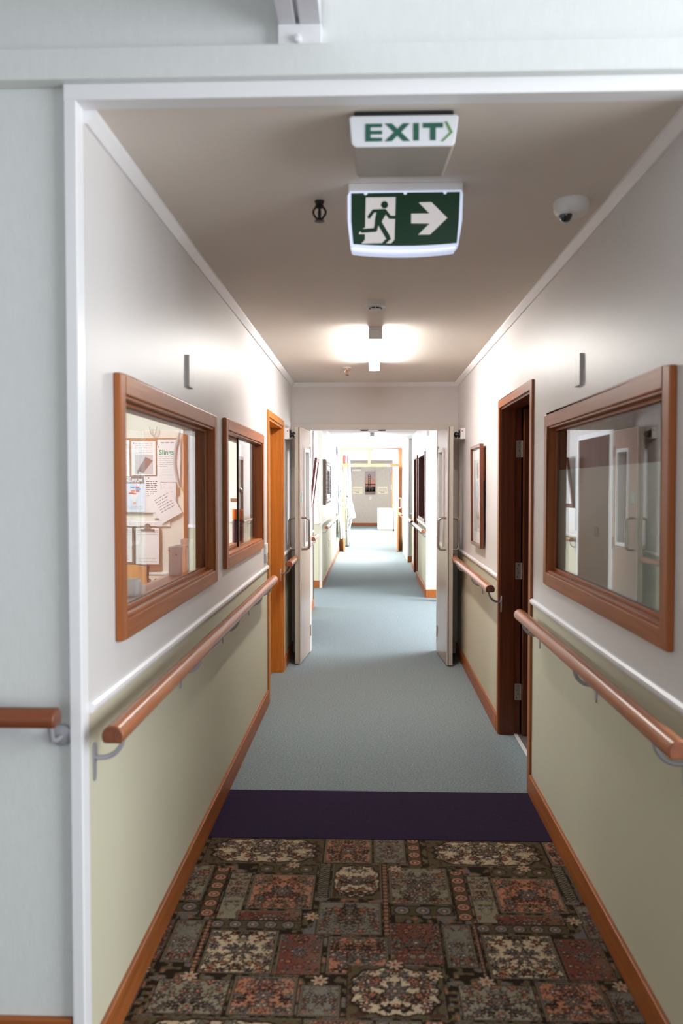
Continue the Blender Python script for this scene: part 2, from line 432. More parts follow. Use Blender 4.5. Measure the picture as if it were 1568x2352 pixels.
# ---- patterned carpet: patchwork of floral tiles, woven colours on a fine grid
def patterned_carpet():
    x0, x1, y0, y1, st = XL, XR, 1.40, 3.475, 0.003
    nx, ny = int(round((x1 - x0) / st)), int(round((y1 - y0) / st))
    xs = np.linspace(x0, x1, nx + 1); ys = np.linspace(y0, y1, ny + 1)
    Xg, Yg = np.meshgrid(xs, ys)
    rng = np.random.default_rng(11)
    PX, PY = 0.905, 1.19
    U = np.mod(Xg + 0.67, PX); V = np.mod(Yg - 2.285, PY)   # tile coordinates
    C = np.zeros(Xg.shape + (3,))
    dark = np.array((0.022, 0.015, 0.010)); olive = np.array((0.095, 0.078, 0.045))
    cream = np.array((0.47, 0.39, 0.28)); sal = np.array((0.36, 0.165, 0.105)); blue = np.array((0.165, 0.160, 0.138))
    red = np.array((0.145, 0.048, 0.038)); grey = np.array((0.22, 0.205, 0.155)); brown = np.array((0.065, 0.035, 0.022)); stone = np.array((0.16, 0.15, 0.14))
    pink = np.array((0.40, 0.24, 0.18)); slate = np.array((0.080, 0.076, 0.074))
    # ground: mottled leaf work
    def vnoise(U, V, s, seed):
        r = np.random.default_rng(seed)
        n = max(2, int(round(1.2 / s)) + 3)
        g = r.random((n, n))
        a, b = U / s, V / s
        i, j = np.floor(a).astype(int), np.floor(b).astype(int)
        fa, fb = a - i, b - j
        fa = fa * fa * (3 - 2 * fa); fb = fb * fb * (3 - 2 * fb)
        G = lambda p, q: g[np.mod(p, n), np.mod(q, n)]
        return (G(i, j) * (1 - fa) + G(i + 1, j) * fa) * (1 - fb) + (G(i, j + 1) * (1 - fa) + G(i + 1, j + 1) * fa) * fb
    n1 = vnoise(U, V, 0.016, 1); n2 = vnoise(U, V, 0.035, 2)
    C[:] = dark
    C[n1 > 0.52] = olive
    C[n2 > 0.72] = stone * 0.8
    C[(n1 > 0.78) & (n2 > 0.4)] = sal * 0.7
    def flower(mask, A, B, ca, cb, r, k, ph, cols):
        d = np.hypot(A - ca, B - cb); th = np.arctan2(B - cb, A - ca) + ph
        pr = r * (0.72 + 0.28 * np.cos(k * th))
        m = mask & (d < pr * 1.18); C[m] = dark
        m = mask & (d < pr); C[m] = cols[0]
        m = mask & (d < pr * 0.62); C[m] = cols[1]
        m = mask & (d < pr * 0.28); C[m] = cols[2]
    pal = [(red, sal, dark), (slate, stone, cream), (brown, red, pink), (olive, grey, brown), (slate, red, pink), (brown, sal, red), (stone, slate, dark), (dark, brown, stone), (slate, brown, grey)]
    def patch(u0, v0, u1, v1, base, style, bw=0.010):
        for du in (-PX, 0, PX):
            A = U - du; B = V
            inside = (A > u0) & (A < u1) & (B > v0) & (B < v1)
            if not inside.any(): continue
            C[inside] = dark
            w, h = u1 - u0, v1 - v0
            if style == 'zig':
                m = inside & (A > u0 + .004) & (A < u1 - .004)
                q = np.abs(np.mod(A / 0.020, 1) - .5) * 0.020 + B
                C[m & (np.mod(q / 0.016, 1) < 0.45)] = grey * 0.8
                continue
            if style == 'chain':
                m = inside & (A > u0 + .004) & (A < u1 - .004) & (B > v0 + .004) & (B < v1 - .004)
                C[m] = olive * 0.8
                lng = B if h > w else A
                cr = (A - (u0 + u1) / 2) if h > w else (B - (v0 + v1) / 2)
                half = min(w, h) / 2
                ph = np.mod(lng, half * 2.2) - half * 1.1
                d = np.hypot(ph, cr) / half
                C[m & (d < .85)] = dark; C[m & (d < .72)] = base; C[m & (d < .42)] = slate; C[m & (d < .2)] = pink
                continue
            # border line, then field
            m = inside & (A > u0 + .003) & (A < u1 - .003) & (B > v0 + .003) & (B < v1 - .003)
            C[m] = grey * 0.75
            k = 0.5 + 0.5 * np.sin((A + B) * 2 * PI / 0.014) * np.sin((A - B) * 2 * PI / 0.014)
            C[m & (k > .55)] = brown
            f = inside & (A > u0 + bw) & (A < u1 - bw) & (B > v0 + bw) & (B < v1 - bw)
            cu_, cv_ = (u0 + u1) / 2, (v0 + v1) / 2
            if style == 'med':      # scalloped medallion on dark leaf work
                th = np.arctan2((B - cv_) / h, (A - cu_) / w)
                d = np.hypot((A - cu_) / (w / 2), (B - cv_) / (h / 2))
                sup = (np.abs((A - cu_) / (w / 2)) ** 3.2 + np.abs((B - cv_) / (h / 2)) ** 3.2) ** (1 / 3.2)
                lim = 0.90 + 0.035 * np.cos(14 * th)
                C[f] = olive * 0.9
                C[f & (n1 > .6)] = brown
                f = f & (sup < lim); C[f] = dark
                f = f & (sup < lim - .05)
            C[f] = base
            # soft shading of the yarn ground toward grey green at one side
            g = np.clip((A - u0) / w * 0.9 - 0.25 + 0.5 * (n2 - .5), 0, 1)[..., None]
            mixc = C * (1 - g * 0.45) + grey * g * 0.45
            C[f] = mixc[f]
            r = np.random.default_rng(int((u0 + 3) * 1000) + int(v0 * 777) + 5)
            S = min(w, h)
            Am = np.abs(A - cu_)        # the two halves mirror each other
            cnt = max(6, int(w * h / 0.00105))
            # stems
            st_ = f & (np.abs(np.sin((Am * 70 + np.sin(B * 60) * 1.3))) < 0.10)
            C[st_] = olive * 0.8
            for q in range(cnt):
                ca = r.uniform(0.0, w / 2 - bw); cb = r.uniform(v0 + bw, v1 - bw)
                rr = r.uniform(.0065, .0135) * (1 + .4 * (S > .15))
                p = pal[r.integers(len(pal))]
                if base is sal and p[0] is sal: p = pal[1]
                flower(f, Am, B, ca, cb, rr, int(r.integers(4, 7)), r.uniform(0, 6), p)
            R = S * 0.17
            flower(f, A, B, cu_, cv_, R, 8, 0.3, (slate if base is not blue else brown, red, pink))
            flower(f, A, B, cu_, cv_, R * 0.62, 6, 0.0, (stone, brown, cream))
    def W(x0, y0, x1, y1): return x0 + 0.67, y0 - 2.285, x1 + 0.67, y1 - 2.285
    P = [
        ('cream', 'med', -0.670, 3.228, -0.186, 3.470), ('sal', 'p', -0.185, 3.240, 0.012, 3.470), ('blue', 'p', 0.014, 3.245, 0.150, 3.470), ('sal', 'chain', 0.152, 3.215, 0.213, 3.47),
        ('sal', 'p', -0.445, 2.876, -0.199, 3.141), ('grey', 'zig', -0.196, 2.963, -0.147, 3.238), ('cream', 'med', -0.143, 2.960, 0.047, 3.236), ('sal', 'chain', 0.048, 2.712, 0.071, 3.24),
        ('grey', 'p', 0.073, 2.925, 0.300, 3.212), ('olive', 'chain', 0.302, 2.814, 0.326, 3.215), ('sal', 'chain', -0.600, 2.820, -0.540, 3.190), ('grey', 'q', -0.535, 2.805, -0.450, 3.150),
        ('olive', 'chain', -0.44, 3.15, -0.20, 3.22), ('blue', 'p', -0.183, 2.715, 0.046, 2.938), ('stone', 'chain', 0.073, 2.850, 0.300, 2.918), ('stone', 'chain', -0.570, 2.745, -0.230, 2.800),
        ('red', 'q', -0.465, 2.80, -0.232, 2.868), ('cream', 'p', -0.535, 2.484, -0.300, 2.738), ('red', 'q', -0.298, 2.484, -0.150, 2.718), ('sal', 'p', -0.137, 2.491, 0.064, 2.710),
        ('red', 'q', 0.067, 2.554, 0.240, 2.80), ('blue', 'p', 0.242, 2.539, 0.345, 2.799), ('sal', 'chain', 0.347, 2.42, 0.366, 2.80), ('sal', 'p', -0.410, 2.285, -0.212, 2.478),
        ('blue', 'p', -0.208, 2.285, -0.082, 2.440), ('cream', 'med', -0.070, 2.285, 0.225, 2.545), ('grey', 'q', -0.64, 2.285, -0.415, 2.455),
        # rows nearer than the picture shows
        ('cream', 'p', -0.66, 3.46 - 1.19, -0.40, 3.474 - 1.19),
    ]
    tab = dict(cream=cream, sal=sal, blue=blue, red=red, grey=grey, olive=olive, stone=stone)
    for b, s, a0, b0, a1, b1 in P:
        if b1 - b0 < 0.03: continue
        patch(*W(a0, b0, a1, b1), tab[b], s, 0.012 if s == 'p' else 0.006)
    # white star flowers sitting over the joints
    allm = np.ones(Xg.shape, bool)
    for a, b in ((-0.20, 2.83), (-0.30, 3.22), (0.10, 3.20), (-0.15, 2.46), (0.08, 2.55), (0.20, 2.50), (-0.55, 2.47)):
        for du in (-PX, 0, PX):
            flower(allm, U - du, V, a + .67, b - 2.285, 0.028, 7, 0.4, (cream * .9, pink, red))
    yarn = 0.80 + 0.40 * rng.random(Xg.shape)
    C *= (1.0 * yarn)[..., None] * np.array((1.06, 0.97, 0.90))
    C = np.clip(C, 0, 1)
    n = (nx + 1) * (ny + 1)
    co = np.stack([Xg, Yg, np.zeros_like(Xg)], -1).reshape(-1, 3)
    idx = np.arange(n).reshape(ny + 1, nx + 1)
    q = np.stack([idx[:-1, :-1], idx[:-1, 1:], idx[1:, 1:], idx[1:, :-1]], -1).reshape(-1, 4)
    me = bpy.data.meshes.new('floor')
    me.vertices.add(n); me.vertices.foreach_set('co', co.ravel())
    me.loops.add(q.size); me.loops.foreach_set('vertex_index', q.ravel().astype(np.int32))
    me.polygons.add(len(q)); me.polygons.foreach_set('loop_start', np.arange(0, q.size, 4, dtype=np.int32))
    me.update(calc_edges=True)
    at = me.color_attributes.new('yarn', 'FLOAT_COLOR', 'POINT')
    at.data.foreach_set('color', np.concatenate([C.reshape(-1, 3), np.ones((n, 1))], 1).ravel())
    m, nt, b = new_mat('patchwork_carpet')
    an = nt.nodes.new('ShaderNodeVertexColor'); an.layer_name = 'yarn'
    nt.links.new(an.outputs['Color'], b.inputs['Base Color'])
    b.inputs['Roughness'].default_value = 0.95
    b.inputs['Specular IOR Level'].default_value = 0.08
    me.materials.append(m)
    o = bpy.data.objects.new('floor.002', me); COL.objects.link(o)
    struct(o, 'patchwork patterned carpet of floral tiles at the near end', 'floor')
patterned_carpet()

o = MB().box(XL, XR, 3.465, 4.015, -0.02, 0.003).build('carpet_strip', M['purple'], origin=(0, 3.74, 0))
tag(o, 'dark purple carpet strip laid across between the patterned and blue carpets', 'carpet')

# ---- trims: cornices, dado rails, skirtings
def strut(name, label, boxes, m, cat='trim', bevel=0.003):
    mb = MB()
    for b in boxes: mb.box(*b)
    return struct(mb.build(name, m, bevel=bevel), label, cat)

def cornice(name, label, side, x, y0, y1):
    s = side
    P = [(x, ZC), (x, ZC - 0.034), (x - s * 0.008, ZC - 0.034), (x - s * 0.030, ZC - 0.010), (x - s * 0.030, ZC)]
    return struct(MB().prism(P, 'xz', y0, y1).build(name, M['trim']), label, 'trim')
cornice('trim_3', 'white cornice along the left wall', -1, XL, 2.03, 7.42)
cornice('trim_4', 'white cornice along the right wall', 1, XR, 2.03, 7.42)
P = [(7.42, ZC), (7.42, ZC - 0.034), (7.412, ZC - 0.034), (7.39, ZC - 0.010), (7.39, ZC)]
struct(MB().prism(P, 'yz', XL, XR).build('trim_5', M['trim']), 'white cornice above the double doors', 'trim')
def dado(name, label, side, x, y0, y1):
    s = side
    P = [(x, ZD + 0.013), (x, ZD - 0.013), (x - s * 0.010, ZD - 0.013), (x - s * 0.014, ZD - 0.004), (x - s * 0.014, ZD + 0.006), (x - s * 0.006, ZD + 0.013)]
    return struct(MB().prism(P, 'xz', y0, y1).build(name, M['trim']), label, 'trim')
dado('trim_6', 'white dado strip along the left wall', -1, XL, 2.03, 5.63)
dado('trim_7', 'white dado strip on the right wall below the frosted window', 1, XR, 2.03, 4.00)
dado('trim_8', 'white dado strip on the right wall below the framed picture', 1, XR, 5.04, 7.42)
dado('trim_9', 'white dado strip on the left wall behind the open fire door', -1, XL, 6.65, 7.42)
dado('trim_10', 'white dado strip on the left beyond the doors', -1, XL, 9.30, 10.2)
dado('trim_11', 'white dado strip on the far left wall below the mirror', -1, XL, 12.1, 17.0)
strut('trim_12', 'white dado strip and corner bead on the lit right return wall', [(0.82, 0.995, 11.085, 11.1, ZD - 0.01, ZD + 0.03), (0.757, 0.812, 11.085, 11.14, 0.0, ZC), (0.757, 0.785, 11.1, 11.6, ZD - 0.01, ZD + 0.02)], M['trim'])
strut('trim_13', 'white corner bead of the left return wall', [(XL - 0.035, XL + 0.006, 12.085, 12.12, 0.0, ZC), (-1.6, XL - 0.02, 12.085, 12.1, ZD - 0.01, ZD + 0.015)], M['frametrim'])
strut('trim_14', 'dark brown edge strip at the corner of the left side passage', [(XL - 0.01, XL + 0.008, 10.16, 10.21, 0.1, 2.42)], M['oxblood'])
strut('trim_15', 'white corner bead of the far right wall face', [(0.74, 0.775, 16.185, 16.24, 0.0, ZC), (0.78, 1.0, 16.185, 16.2, ZD, ZD + 0.02)], M['trim'])
SK = M['wood_y']
strut('baseboard_left', 'timber skirting along the left wall', [(XL, XL + 0.014, 2.03, 5.63, 0, 0.10)], SK)
strut('baseboard_left.001', 'timber skirting behind the left fire door', [(XL, XL + 0.014, 6.655, 7.42, 0, 0.10), (XL, XL + 0.014, 9.30, 10.2, 0, 0.10)], SK)
strut('baseboard_left.002', 'timber skirting on the left beyond the side passage', [(XL, XL + 0.014, 12.1, 19.3, 0, 0.10), (-1.6, XL + 0.014, 12.086, 12.1, 0, 0.11)], SK)
strut('baseboard_right', 'timber skirting along the right wall below the frosted window', [(XR - 0.014, XR, 2.03, 4.0, 0, 0.10)], SK)
strut('baseboard_right.001', 'timber skirting on the right below the framed picture', [(XR - 0.014, XR, 5.04, 7.42, 0, 0.10)], SK)
strut('baseboard_right.002', 'timber skirting around the lit right return wall', [(0.755, 0.995, 11.08, 11.1, 0, 0.11), (XR - 0.03, XR, 11.1, 13.45, 0, 0.11), (XR - 0.014, XR, 14.45, 15.3, 0, 0.10), (0.74, 0.83, 16.18, 16.2, 0, 0.12)], SK)
strut('baseboard_far', 'timber skirting along the end wall', [(-0.7, 0.82, FAR - 0.02, FAR, 0, 0.11)], M['wood_x'])
strut('baseboard_front', 'timber skirting below the near left wall', [(-3.2, -0.735, 1.982, 2.0, 0, 0.178)], M['wood_x'])
strut('trim_16', 'beige frame around the double door opening', [(XL, -0.53, 7.40, 7.42, 0, 2.05), (0.605, XR, 7.40, 7.42, 0, 2.05), (-0.53, 0.605, 7.40, 7.42, 2.0, 2.05)], M['frametrim'], bevel=0.002)
strut('trim_17', 'pale metal threshold strip at the right doorway', [(XR + 0.085, XR + 0.107, RD[0], RD[1], 0.0, 0.006)], M['white'])
strut('trim_18', 'timber post at the end of the lit right return wall', [(1.0, 1.08, 11.08, 11.25, 0, 2.42)], M['wood_z'])

# ------------------------------------------------------------------ windows in the walls (structure with parts)
def wall_window(name, label, side, hole, xg, lining=True):
    """side -1: left wall, +1: right wall.  frame face 2 cm proud of the wall, lining back to the glass"""
    y0, y1, z0, z1 = hole
    x = XL if side < 0 else XR
    f = x - side * 0.020
    w = 0.055
    root = thing(name, label, 'window', (x, (y0 + y1) / 2, z0), kind='structure')
    mb = MB(); mb.ring('yz', y0 - w, y1 + w, z0 - w, z1 + w, w, min(f, x), max(f, x))
    mb.build('frame', [M['wood_z'], M['wood_y']], root, bevel=0.004)
    back = x + side * TH
    mb = MB(); mb.ring('yz', y0 - 0.001, y1 + 0.001, z0 - 0.001, z1 + 0.001, 0.010, min(x - side * 0.012, back), max(x - side * 0.012, back))
    # glazing beads either side of the pane
    for d0, d1 in ((xg - side * 0.014, xg - side * 0.004), (xg + side * 0.004, xg + side * 0.016)):
        mb.ring('yz', y0 + 0.009, y1 - 0.009, z0 + 0.009, z1 - 0.009, 0.012, min(d0, d1), max(d0, d1))
    mb.build('lining', [M['wood_z'], M['wood_y']], root, bevel=0.002)
    return root

r = wall_window('window_1', 'near left timber window looking into the office with pinned notices', -1, L1, -0.728)
MB().box(-0.731, -0.725, L1[0] + 0.01, L1[1] - 0.01, L1[2] + 0.01, L1[3] - 0.01).build('glass_pane', M['glass'], r)
r = wall_window('window_2', 'smaller left timber window with sliding glass, beside the office door', -1, L2, -0.745)
MB().box(-0.722, -0.716, 4.50, L2[1] - 0.01, L2[2] + 0.012, L2[3] - 0.01).build('glass_pane', M['glass'], r)
MB().box(-0.724, -0.714, 4.488, 4.502, L2[2] + 0.012, L2[3] - 0.01).build('pane_edge', M['bronze'], r)
MB().lathe((-0.714, 4.53, 1.475), [(0.014, 0), (0.016, 0.006), (0.010, 0.014)], 16, 'x').build('pull_knob', M['steel'], r)
r = wall_window('window_3', 'right timber window with frosted lower half and dark reflections', 1, RW, 0.812)
MB().box(0.809, 0.815, RW[0] + 0.01, RW[1] - 0.01, RW[2] + 0.01, RW[3] - 0.01).build('glass_pane', M['glass'], r)
MB().box(0.8155, 0.8165, RW[0] + 0.012, RW[1] - 0.012, RW[2] + 0.012, 1.568).build('frosted_film', M['film'], r)
# far right window with oxblood frame and white sill
r = thing('window_4', 'dark red framed window with a white sill, far along the right wall', 'window', (XR, 12.4, 0.98), kind='structure')
mb = MB(); mb.ring('yz', 11.66, 13.14, 0.98, 1.99, 0.05, XR - 0.016, XR + 0.09, vmi=0, hmi=0); mb.build('frame', M['oxblood'], r)
MB().box(XR + 0.05, XR + 0.056, 11.7, 13.1, 1.0, 1.95).build('glass_pane', M['glass'], r)
MB().box(XR - 0.03, XR + 0.09, 11.62, 13.18, 0.945, 0.985).box(XR - 0.02, XR + 0.03, 11.62, 13.18, 1.985, 2.02).build('sill', M['trim'], r)
mb = MB()
for k in range(30): mb.box(XR + 0.075, XR + 0.088, 11.7, 13.1, 1.02 + k * 0.031, 1.046 + k * 0.031)
mb.build('blind', M['oxblood'], r)
# daylight windows of the bright stretch
def day_window(name, label, xa, xb, y0, y1, z0, z1):
    r = thing(name, label, 'window', ((xa + xb) / 2, (y0 + y1) / 2, z0), kind='structure')
    mb = MB(); mb.ring('yz', y0, y1, z0, z1, 0.05, xa + 0.02, xb - 0.02); m_ = (y0 + y1) / 2
    mb.box(xa + 0.03, xb - 0.03, m_ - 0.02, m_ + 0.02, z0 + 0.05, z1 - 0.05)
    mb.build('frame', M['trim'], r)
    xm = (xa + xb) / 2
    MB().box(xm - 0.003, xm + 0.003, y0 + 0.05, m_ - 0.02, z0 + 0.05, z1 - 0.05).box(xm - 0.003, xm + 0.003, m_ + 0.02, y1 - 0.05, z0 + 0.05, z1 - 0.05).build('glass_pane', M['glass'], r)
day_window('window_5', 'daylit window behind the flowered curtain', XL - TH, XL, 16.6, 18.7, 0.95, 2.15)
day_window('window_6', 'daylit window in the bright right wall before the timber doors', 0.75, 0.87, 16.7, 18.7, 0.95, 2.15)
day_window('window_7', 'first daylit left window behind the timber doors', XL - TH, XL, 20.9, 23.0, 0.9, 2.15)
day_window('window_8', 'second daylit left window behind the timber doors', XL - TH, XL, 24.0, 28.0, 0.9, 2.15)
day_window('window_9', 'first daylit right window behind the timber doors', 0.82, 0.94, 20.4, 23.4, 0.9, 2.15)
day_window('window_10', 'second daylit right window behind the timber doors', 0.82, 0.94, 24.2, 28.0, 0.9, 2.15)

# ------------------------------------------------------------------ doors
r = thing('door_1', 'honey timber doorway of the office in the left wall', 'door', (XL, 6.14, 0), kind='structure')
y0, y1, _, z1 = LD
mb = MB(); mb.ring('yz', y0 - 0.05, y1 + 0.05, 0, z1 + 0.045, 0.05, XL, XL + 0.012, wt=0.045, wb=0); mb.build('architrave', [M['bright_z'], M['bright_z']], r, bevel=0.002)
mb = MB(); mb.ring('yz', y0 - 0.001, y1 + 0.001, 0, z1 + 0.001, 0.02, XL - TH, XL + 0.002, wb=0); mb.build('jamb', [M['bright_z'], M['bright_z']], r)
MB().box(XL - 0.12, XL - 0.082, y0 + 0.02, y1 - 0.02, 0.006, z1 - 0.02).build('door_panel', M['bright_z'], r)
h = MB(); h.tube([(XL - 0.082, 5.80, 1.0), (XL - 0.035, 5.80, 1.0), (XL - 0.035, 5.92, 1.0)], 0.009); h.build('handle', M['steel'], r)

r = thing('door_2', 'right timber doorway with its door opened into the dark room', 'door', (XR, 4.52, 0), kind='structure')
y0, y1, _, z1 = RD
mb = MB(); mb.ring('yz', y0 - 0.05, y1 + 0.05, 0, z1 + 0.045, 0.05, XR - 0.012, XR, wt=0.045, wb=0); mb.build('architrave', [M['wood_z'], M['wood_y']], r, bevel=0.002)
mb = MB(); mb.ring('yz', y0 - 0.002, y1 + 0.018, 0, z1 + 0.018, 0.02, XR - 0.002, XR + TH, wb=0)
mb.ring('yz', y0 + 0.010, y1 - 0.001, 0, z1 - 0.001, 0.012, XR - 0.001, XR + 0.082, wb=0)
mb.build('jamb', [M['dark_z'], M['dark_y']], r)  # right-side shading is put into the timber colour
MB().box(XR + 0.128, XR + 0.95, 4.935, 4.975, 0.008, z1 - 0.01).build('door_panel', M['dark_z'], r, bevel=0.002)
for zc in (1.72, 0.99, 0.26):
    hb = MB(); hb.box(XR + 0.088, XR + 0.122, 4.978, 4.984, zc - 0.05, zc + 0.05)
    for k in range(5): hb.lathe((XR + 0.125, 4.976, zc - 0.05 + k * 0.02), [(0.0055, 0.0008), (0.0055, 0.0192)], 10, 'z')
    for k in range(4): hb.lathe((XR + 0.100 + 0.008 * (k % 2), 4.9775, zc - 0.036 + k * 0.024), [(0.0034, 0), (0.003, -0.0008)], 8, 'y', mi=1)
    hb.build('hinge', [M['hinge'], M['bronze']], r)
wall('wall_right.008', 'inner wall behind the right doorway, coloured dark as an unlit room', 'xz', 5.6, 5.7, XR + TH, 3.2, mats=[M['dark_z'], M['dark_z']])  # dark colour stands in for the missing light in this room
wall('wall_right.009', 'wall seen past the frosted window, coloured dark as an unlit room', 'yz', 2.2, 2.3, 2.1, 5.6, mats=[M['oxblood'], M['oxblood']])  # darkened by colour so the room behind the glass looks unlit

r = thing('door_3', 'dark red timber door far along the right wall', 'door', (XR, 13.95, 0), kind='structure')
mb = MB(); mb.ring('yz', 13.5, 14.4, 0, 2.0, 0.05, XR - 0.02, XR + 0.1, wb=0, hmi=0); mb.build('jamb', mat('red_brown_timber', (0.26, 0.055, 0.018), 0.4), r)
MB().box(XR + 0.03, XR + 0.07, 13.55, 14.35, 0.005, 1.95).build('door_panel', M['dark_z'], r)

r = thing('door_10', 'dark timber cupboard doors in a white frame on the left just past the fire doors', 'door', (XL, 8.5, 0), kind='structure')
mb = MB(); mb.ring('yz', 7.70, 9.30, 0, 2.05, 0.05, XL, XL + 0.014, wb=0, hmi=0); mb.build('frame', M['trim'], r)
for a, b in ((7.752, 8.498), (8.502, 9.248)): MB().box(XL, XL + 0.010, a, b, 0.01, 1.995).build('door_panel', M['deep_z'], r)
for a in (8.45, 8.55): MB().box(XL + 0.010, XL + 0.022, a - 0.004, a + 0.004, 0.98, 1.08).build('handle', M['steel'], r)

# fire doors: a pair of open leaves
def fire_leaf(name, label, hinge, free, out):
    """leaf standing open from hinge to free end; out = +1 when its corridor face looks to +x"""
    hx, hy = hinge; fx, fy = free
    root = thing(name, label, 'door', (hx, hy, 0), kind='structure')
    d = Vector((fx - hx, fy - hy, 0)); Ln = d.length; d.normalize()
    n = Vector((-d.y, d.x, 0)); n = n if n.x * out > 0 else -n
    t = 0.047
    def place(mb):
        # local (u along leaf, w through thickness with face at 0 looking along n, z)
        mb.v = [(hx + d.x * u + n.x * w, hy + d.y * u + n.y * w, z) for u, w, z in mb.v]; return mb
    zb, zt = 0.012, 1.985
    hole = (0.11, 0.34, 1.0, 1.80)
    mb = MB()
    A = [0, hole[0], hole[1], Ln - 0.012]; B = [zb, hole[2], hole[3], zt - 0.003]
    for i in range(3):
        for j in range(3):
            if i == 1 and j == 1: continue
            mb.box(A[i], A[i + 1], -t + 0.001, -0.001, B[j], B[j + 1])
    place(mb).build('leaf', M['leaf'], root)
    e = MB()
    e.box(Ln - 0.014, Ln, -t, 0, zb, zt); e.box(0, Ln - 0.014, -t, 0, zt - 0.006, zt)
    e.box(Ln, Ln + 0.002, -t * 0.25 - 0.002, -t * 0.25 + 0.002, zb, zt, 1)
    place(e).build('edge_strip', [M['alu'], M['black']], root)
    fr = MB()
    fr.ring('xz', hole[0] - 0.02, hole[1] + 0.02, hole[2] - 0.02, hole[3] + 0.02, 0.03, -t - 0.010, 0.010)
    fo = place(fr).build('vision_panel_frame', [M['white'], M['white']], root, bevel=0.002)
    g = MB(); g.box(hole[0], hole[1], -t / 2 - 0.003, -t / 2 + 0.003, hole[2], hole[3])
    place(g).build('glass_pane', M['glass'], fo)
    for s in (1, -1):
        w0 = 0.0 if s > 0 else -t
        u = Ln - 0.085; zc = 1.098; hh = 0.132; pr = 0.062 * s; rr = 0.03
        pts = [(u, w0, zc + hh), (u, w0 + pr - rr * s, zc + hh)]
        for k in range(1, 7):
            a = k / 6 * PI / 2
            pts.append((u, w0 + pr - rr * s + rr * s * math.sin(a), zc + hh - rr + rr * math.cos(a)))
        for k in range(0, 7):
            a = k / 6 * PI / 2
            pts.append((u, w0 + pr - rr * s + rr * s * math.cos(a), zc - hh + rr - rr * math.sin(a)))
        pts.append((u, w0, zc - hh))
        q = MB(); q.tube(pts, 0.0098, 12)
        place(q).build('pull_handle', M['steel'], root)
    hb = MB()
    for zc in (0.2, 1.0, 1.8):
        hb = MB(); hb.box(-0.004, 0.02, 0.0, 0.006, zc - 0.05, zc + 0.05); place(hb).build('hinge', M['hinge'], root)
    
    return root, d, n, Ln
fire_leaf('door_4', 'left leaf of the open fire doors with pull handles', (-0.530, 7.405), (-0.576, 6.865), 1)
fire_leaf('door_5', 'right leaf of the open fire doors with pull handles', (0.604, 7.405), (0.640, 6.840), -1)
# small green notice on the hidden face of the left leaf
o = MB().box(-0.62, -0.62 + 0.001, 6.93, 6.99, 1.36, 1.44).build('door_notice', mat('teal_notice', (0.24, 0.46, 0.43), 0.5), origin=(-0.62, 6.96, 1.36))
o.location.x = -0.5685; o.rotation_euler = (0, 0, -0.085)
tag(o, 'small teal notice stuck on the left fire door above its handle', 'notice')

# ------------------------------------------------------------------ handrails
def rail_profile(xc, zc, r=0.0275):
    P = []
    for k in range(25):
        a = math.radians(-38 + k * (256 / 24))
        P.append((xc + r * math.cos(a), zc + r * math.sin(a)))
    return P

def handrail(label, side, xw, y0, y1, brackets, z=0.892, off=0.078, m='rail_y', cap=None, name='handrail', group='timber corridor handrails'):
    xc = xw - side * off
    root = thing(name, label, 'handrail', (xc, (y0 + y1) / 2, z), group)
    P = rail_profile(xc, z)
    MB().prism(P, 'xz', y0, y1, smooth=True, capmi=1).build('rail', [M[m], cap or M['rail_cap']], root, bevel=0.004)
    for yb in brackets:
        b = MB()
        zb = z - 0.082
        # wall plate: long rounded tongue
        pl = [(yb + 0.016 * math.cos(a), zb + 0.022 + 0.016 * math.sin(a)) for a in [PI * k / 8 for k in range(9)]] + \
             [(yb + 0.010 * math.cos(a), zb - 0.050 + 0.010 * math.sin(a)) for a in [PI + PI * k / 8 for k in range(9)]]
        b.prism(pl, 'yz', xw - side * 0.004 if side > 0 else xw, xw if side > 0 else xw + 0.004)
        pts = [(xw - side * 0.003, yb, zb)]
        for k in range(0, 9):
            a = PI / 2 * k / 8
            pts.append((xw - side * (0.020 + (off - 0.020) * math.sin(a)), yb, zb + 0.060 * (1 - math.cos(a))))
        pts.append((xc, yb, z - 0.018))
        b.tube(pts, 0.0065, 10)
        b.build('bracket', M['bracket'], root)
    return root
handrail('long timber handrail on the left wall below the office windows', -1, XL, 1.965, 5.34, [2.06, 3.02, 3.9, 4.75, 5.2])
handrail('timber handrail on the right wall below the frosted window', 1, XR, 1.89, 3.91, [1.99 + 0.07, 2.87, 3.82])
handrail('timber handrail on the right wall below the framed picture', 1, XR, 4.86, 7.30, [4.93, 5.75, 6.7])
handrail('timber handrail stub on the left wall behind the open fire door', -1, XL, 6.36, 7.35, [6.46, 7.2])
handrail('short timber handrail on the left wall just beyond the fire doors', -1, XL, 9.33, 10.0, [9.4, 9.85], off=0.062)
handrail('timber handrail on the far left wall below the ornate mirror', -1, XL, 11.95, 16.4, [12.15, 13.6, 15.0])
handrail('timber handrail below the dark red framed window on the right', 1, XR, 10.95, 13.4, [11.15, 11.9, 13.2])
handrail('timber handrail on the right just past the dark red door', 1, XR, 13.9, 15.25, [14.0, 15.0])
handrail('far timber handrail on the bright right wall before the timber doors', 1, 0.75, 17.5, 18.6, [17.7, 18.4], z=0.88)
handrail('far timber handrail behind the timber doors on the right', 1, 0.82, 21.0, 26.5, [21.5, 24, 26.2], z=0.88)
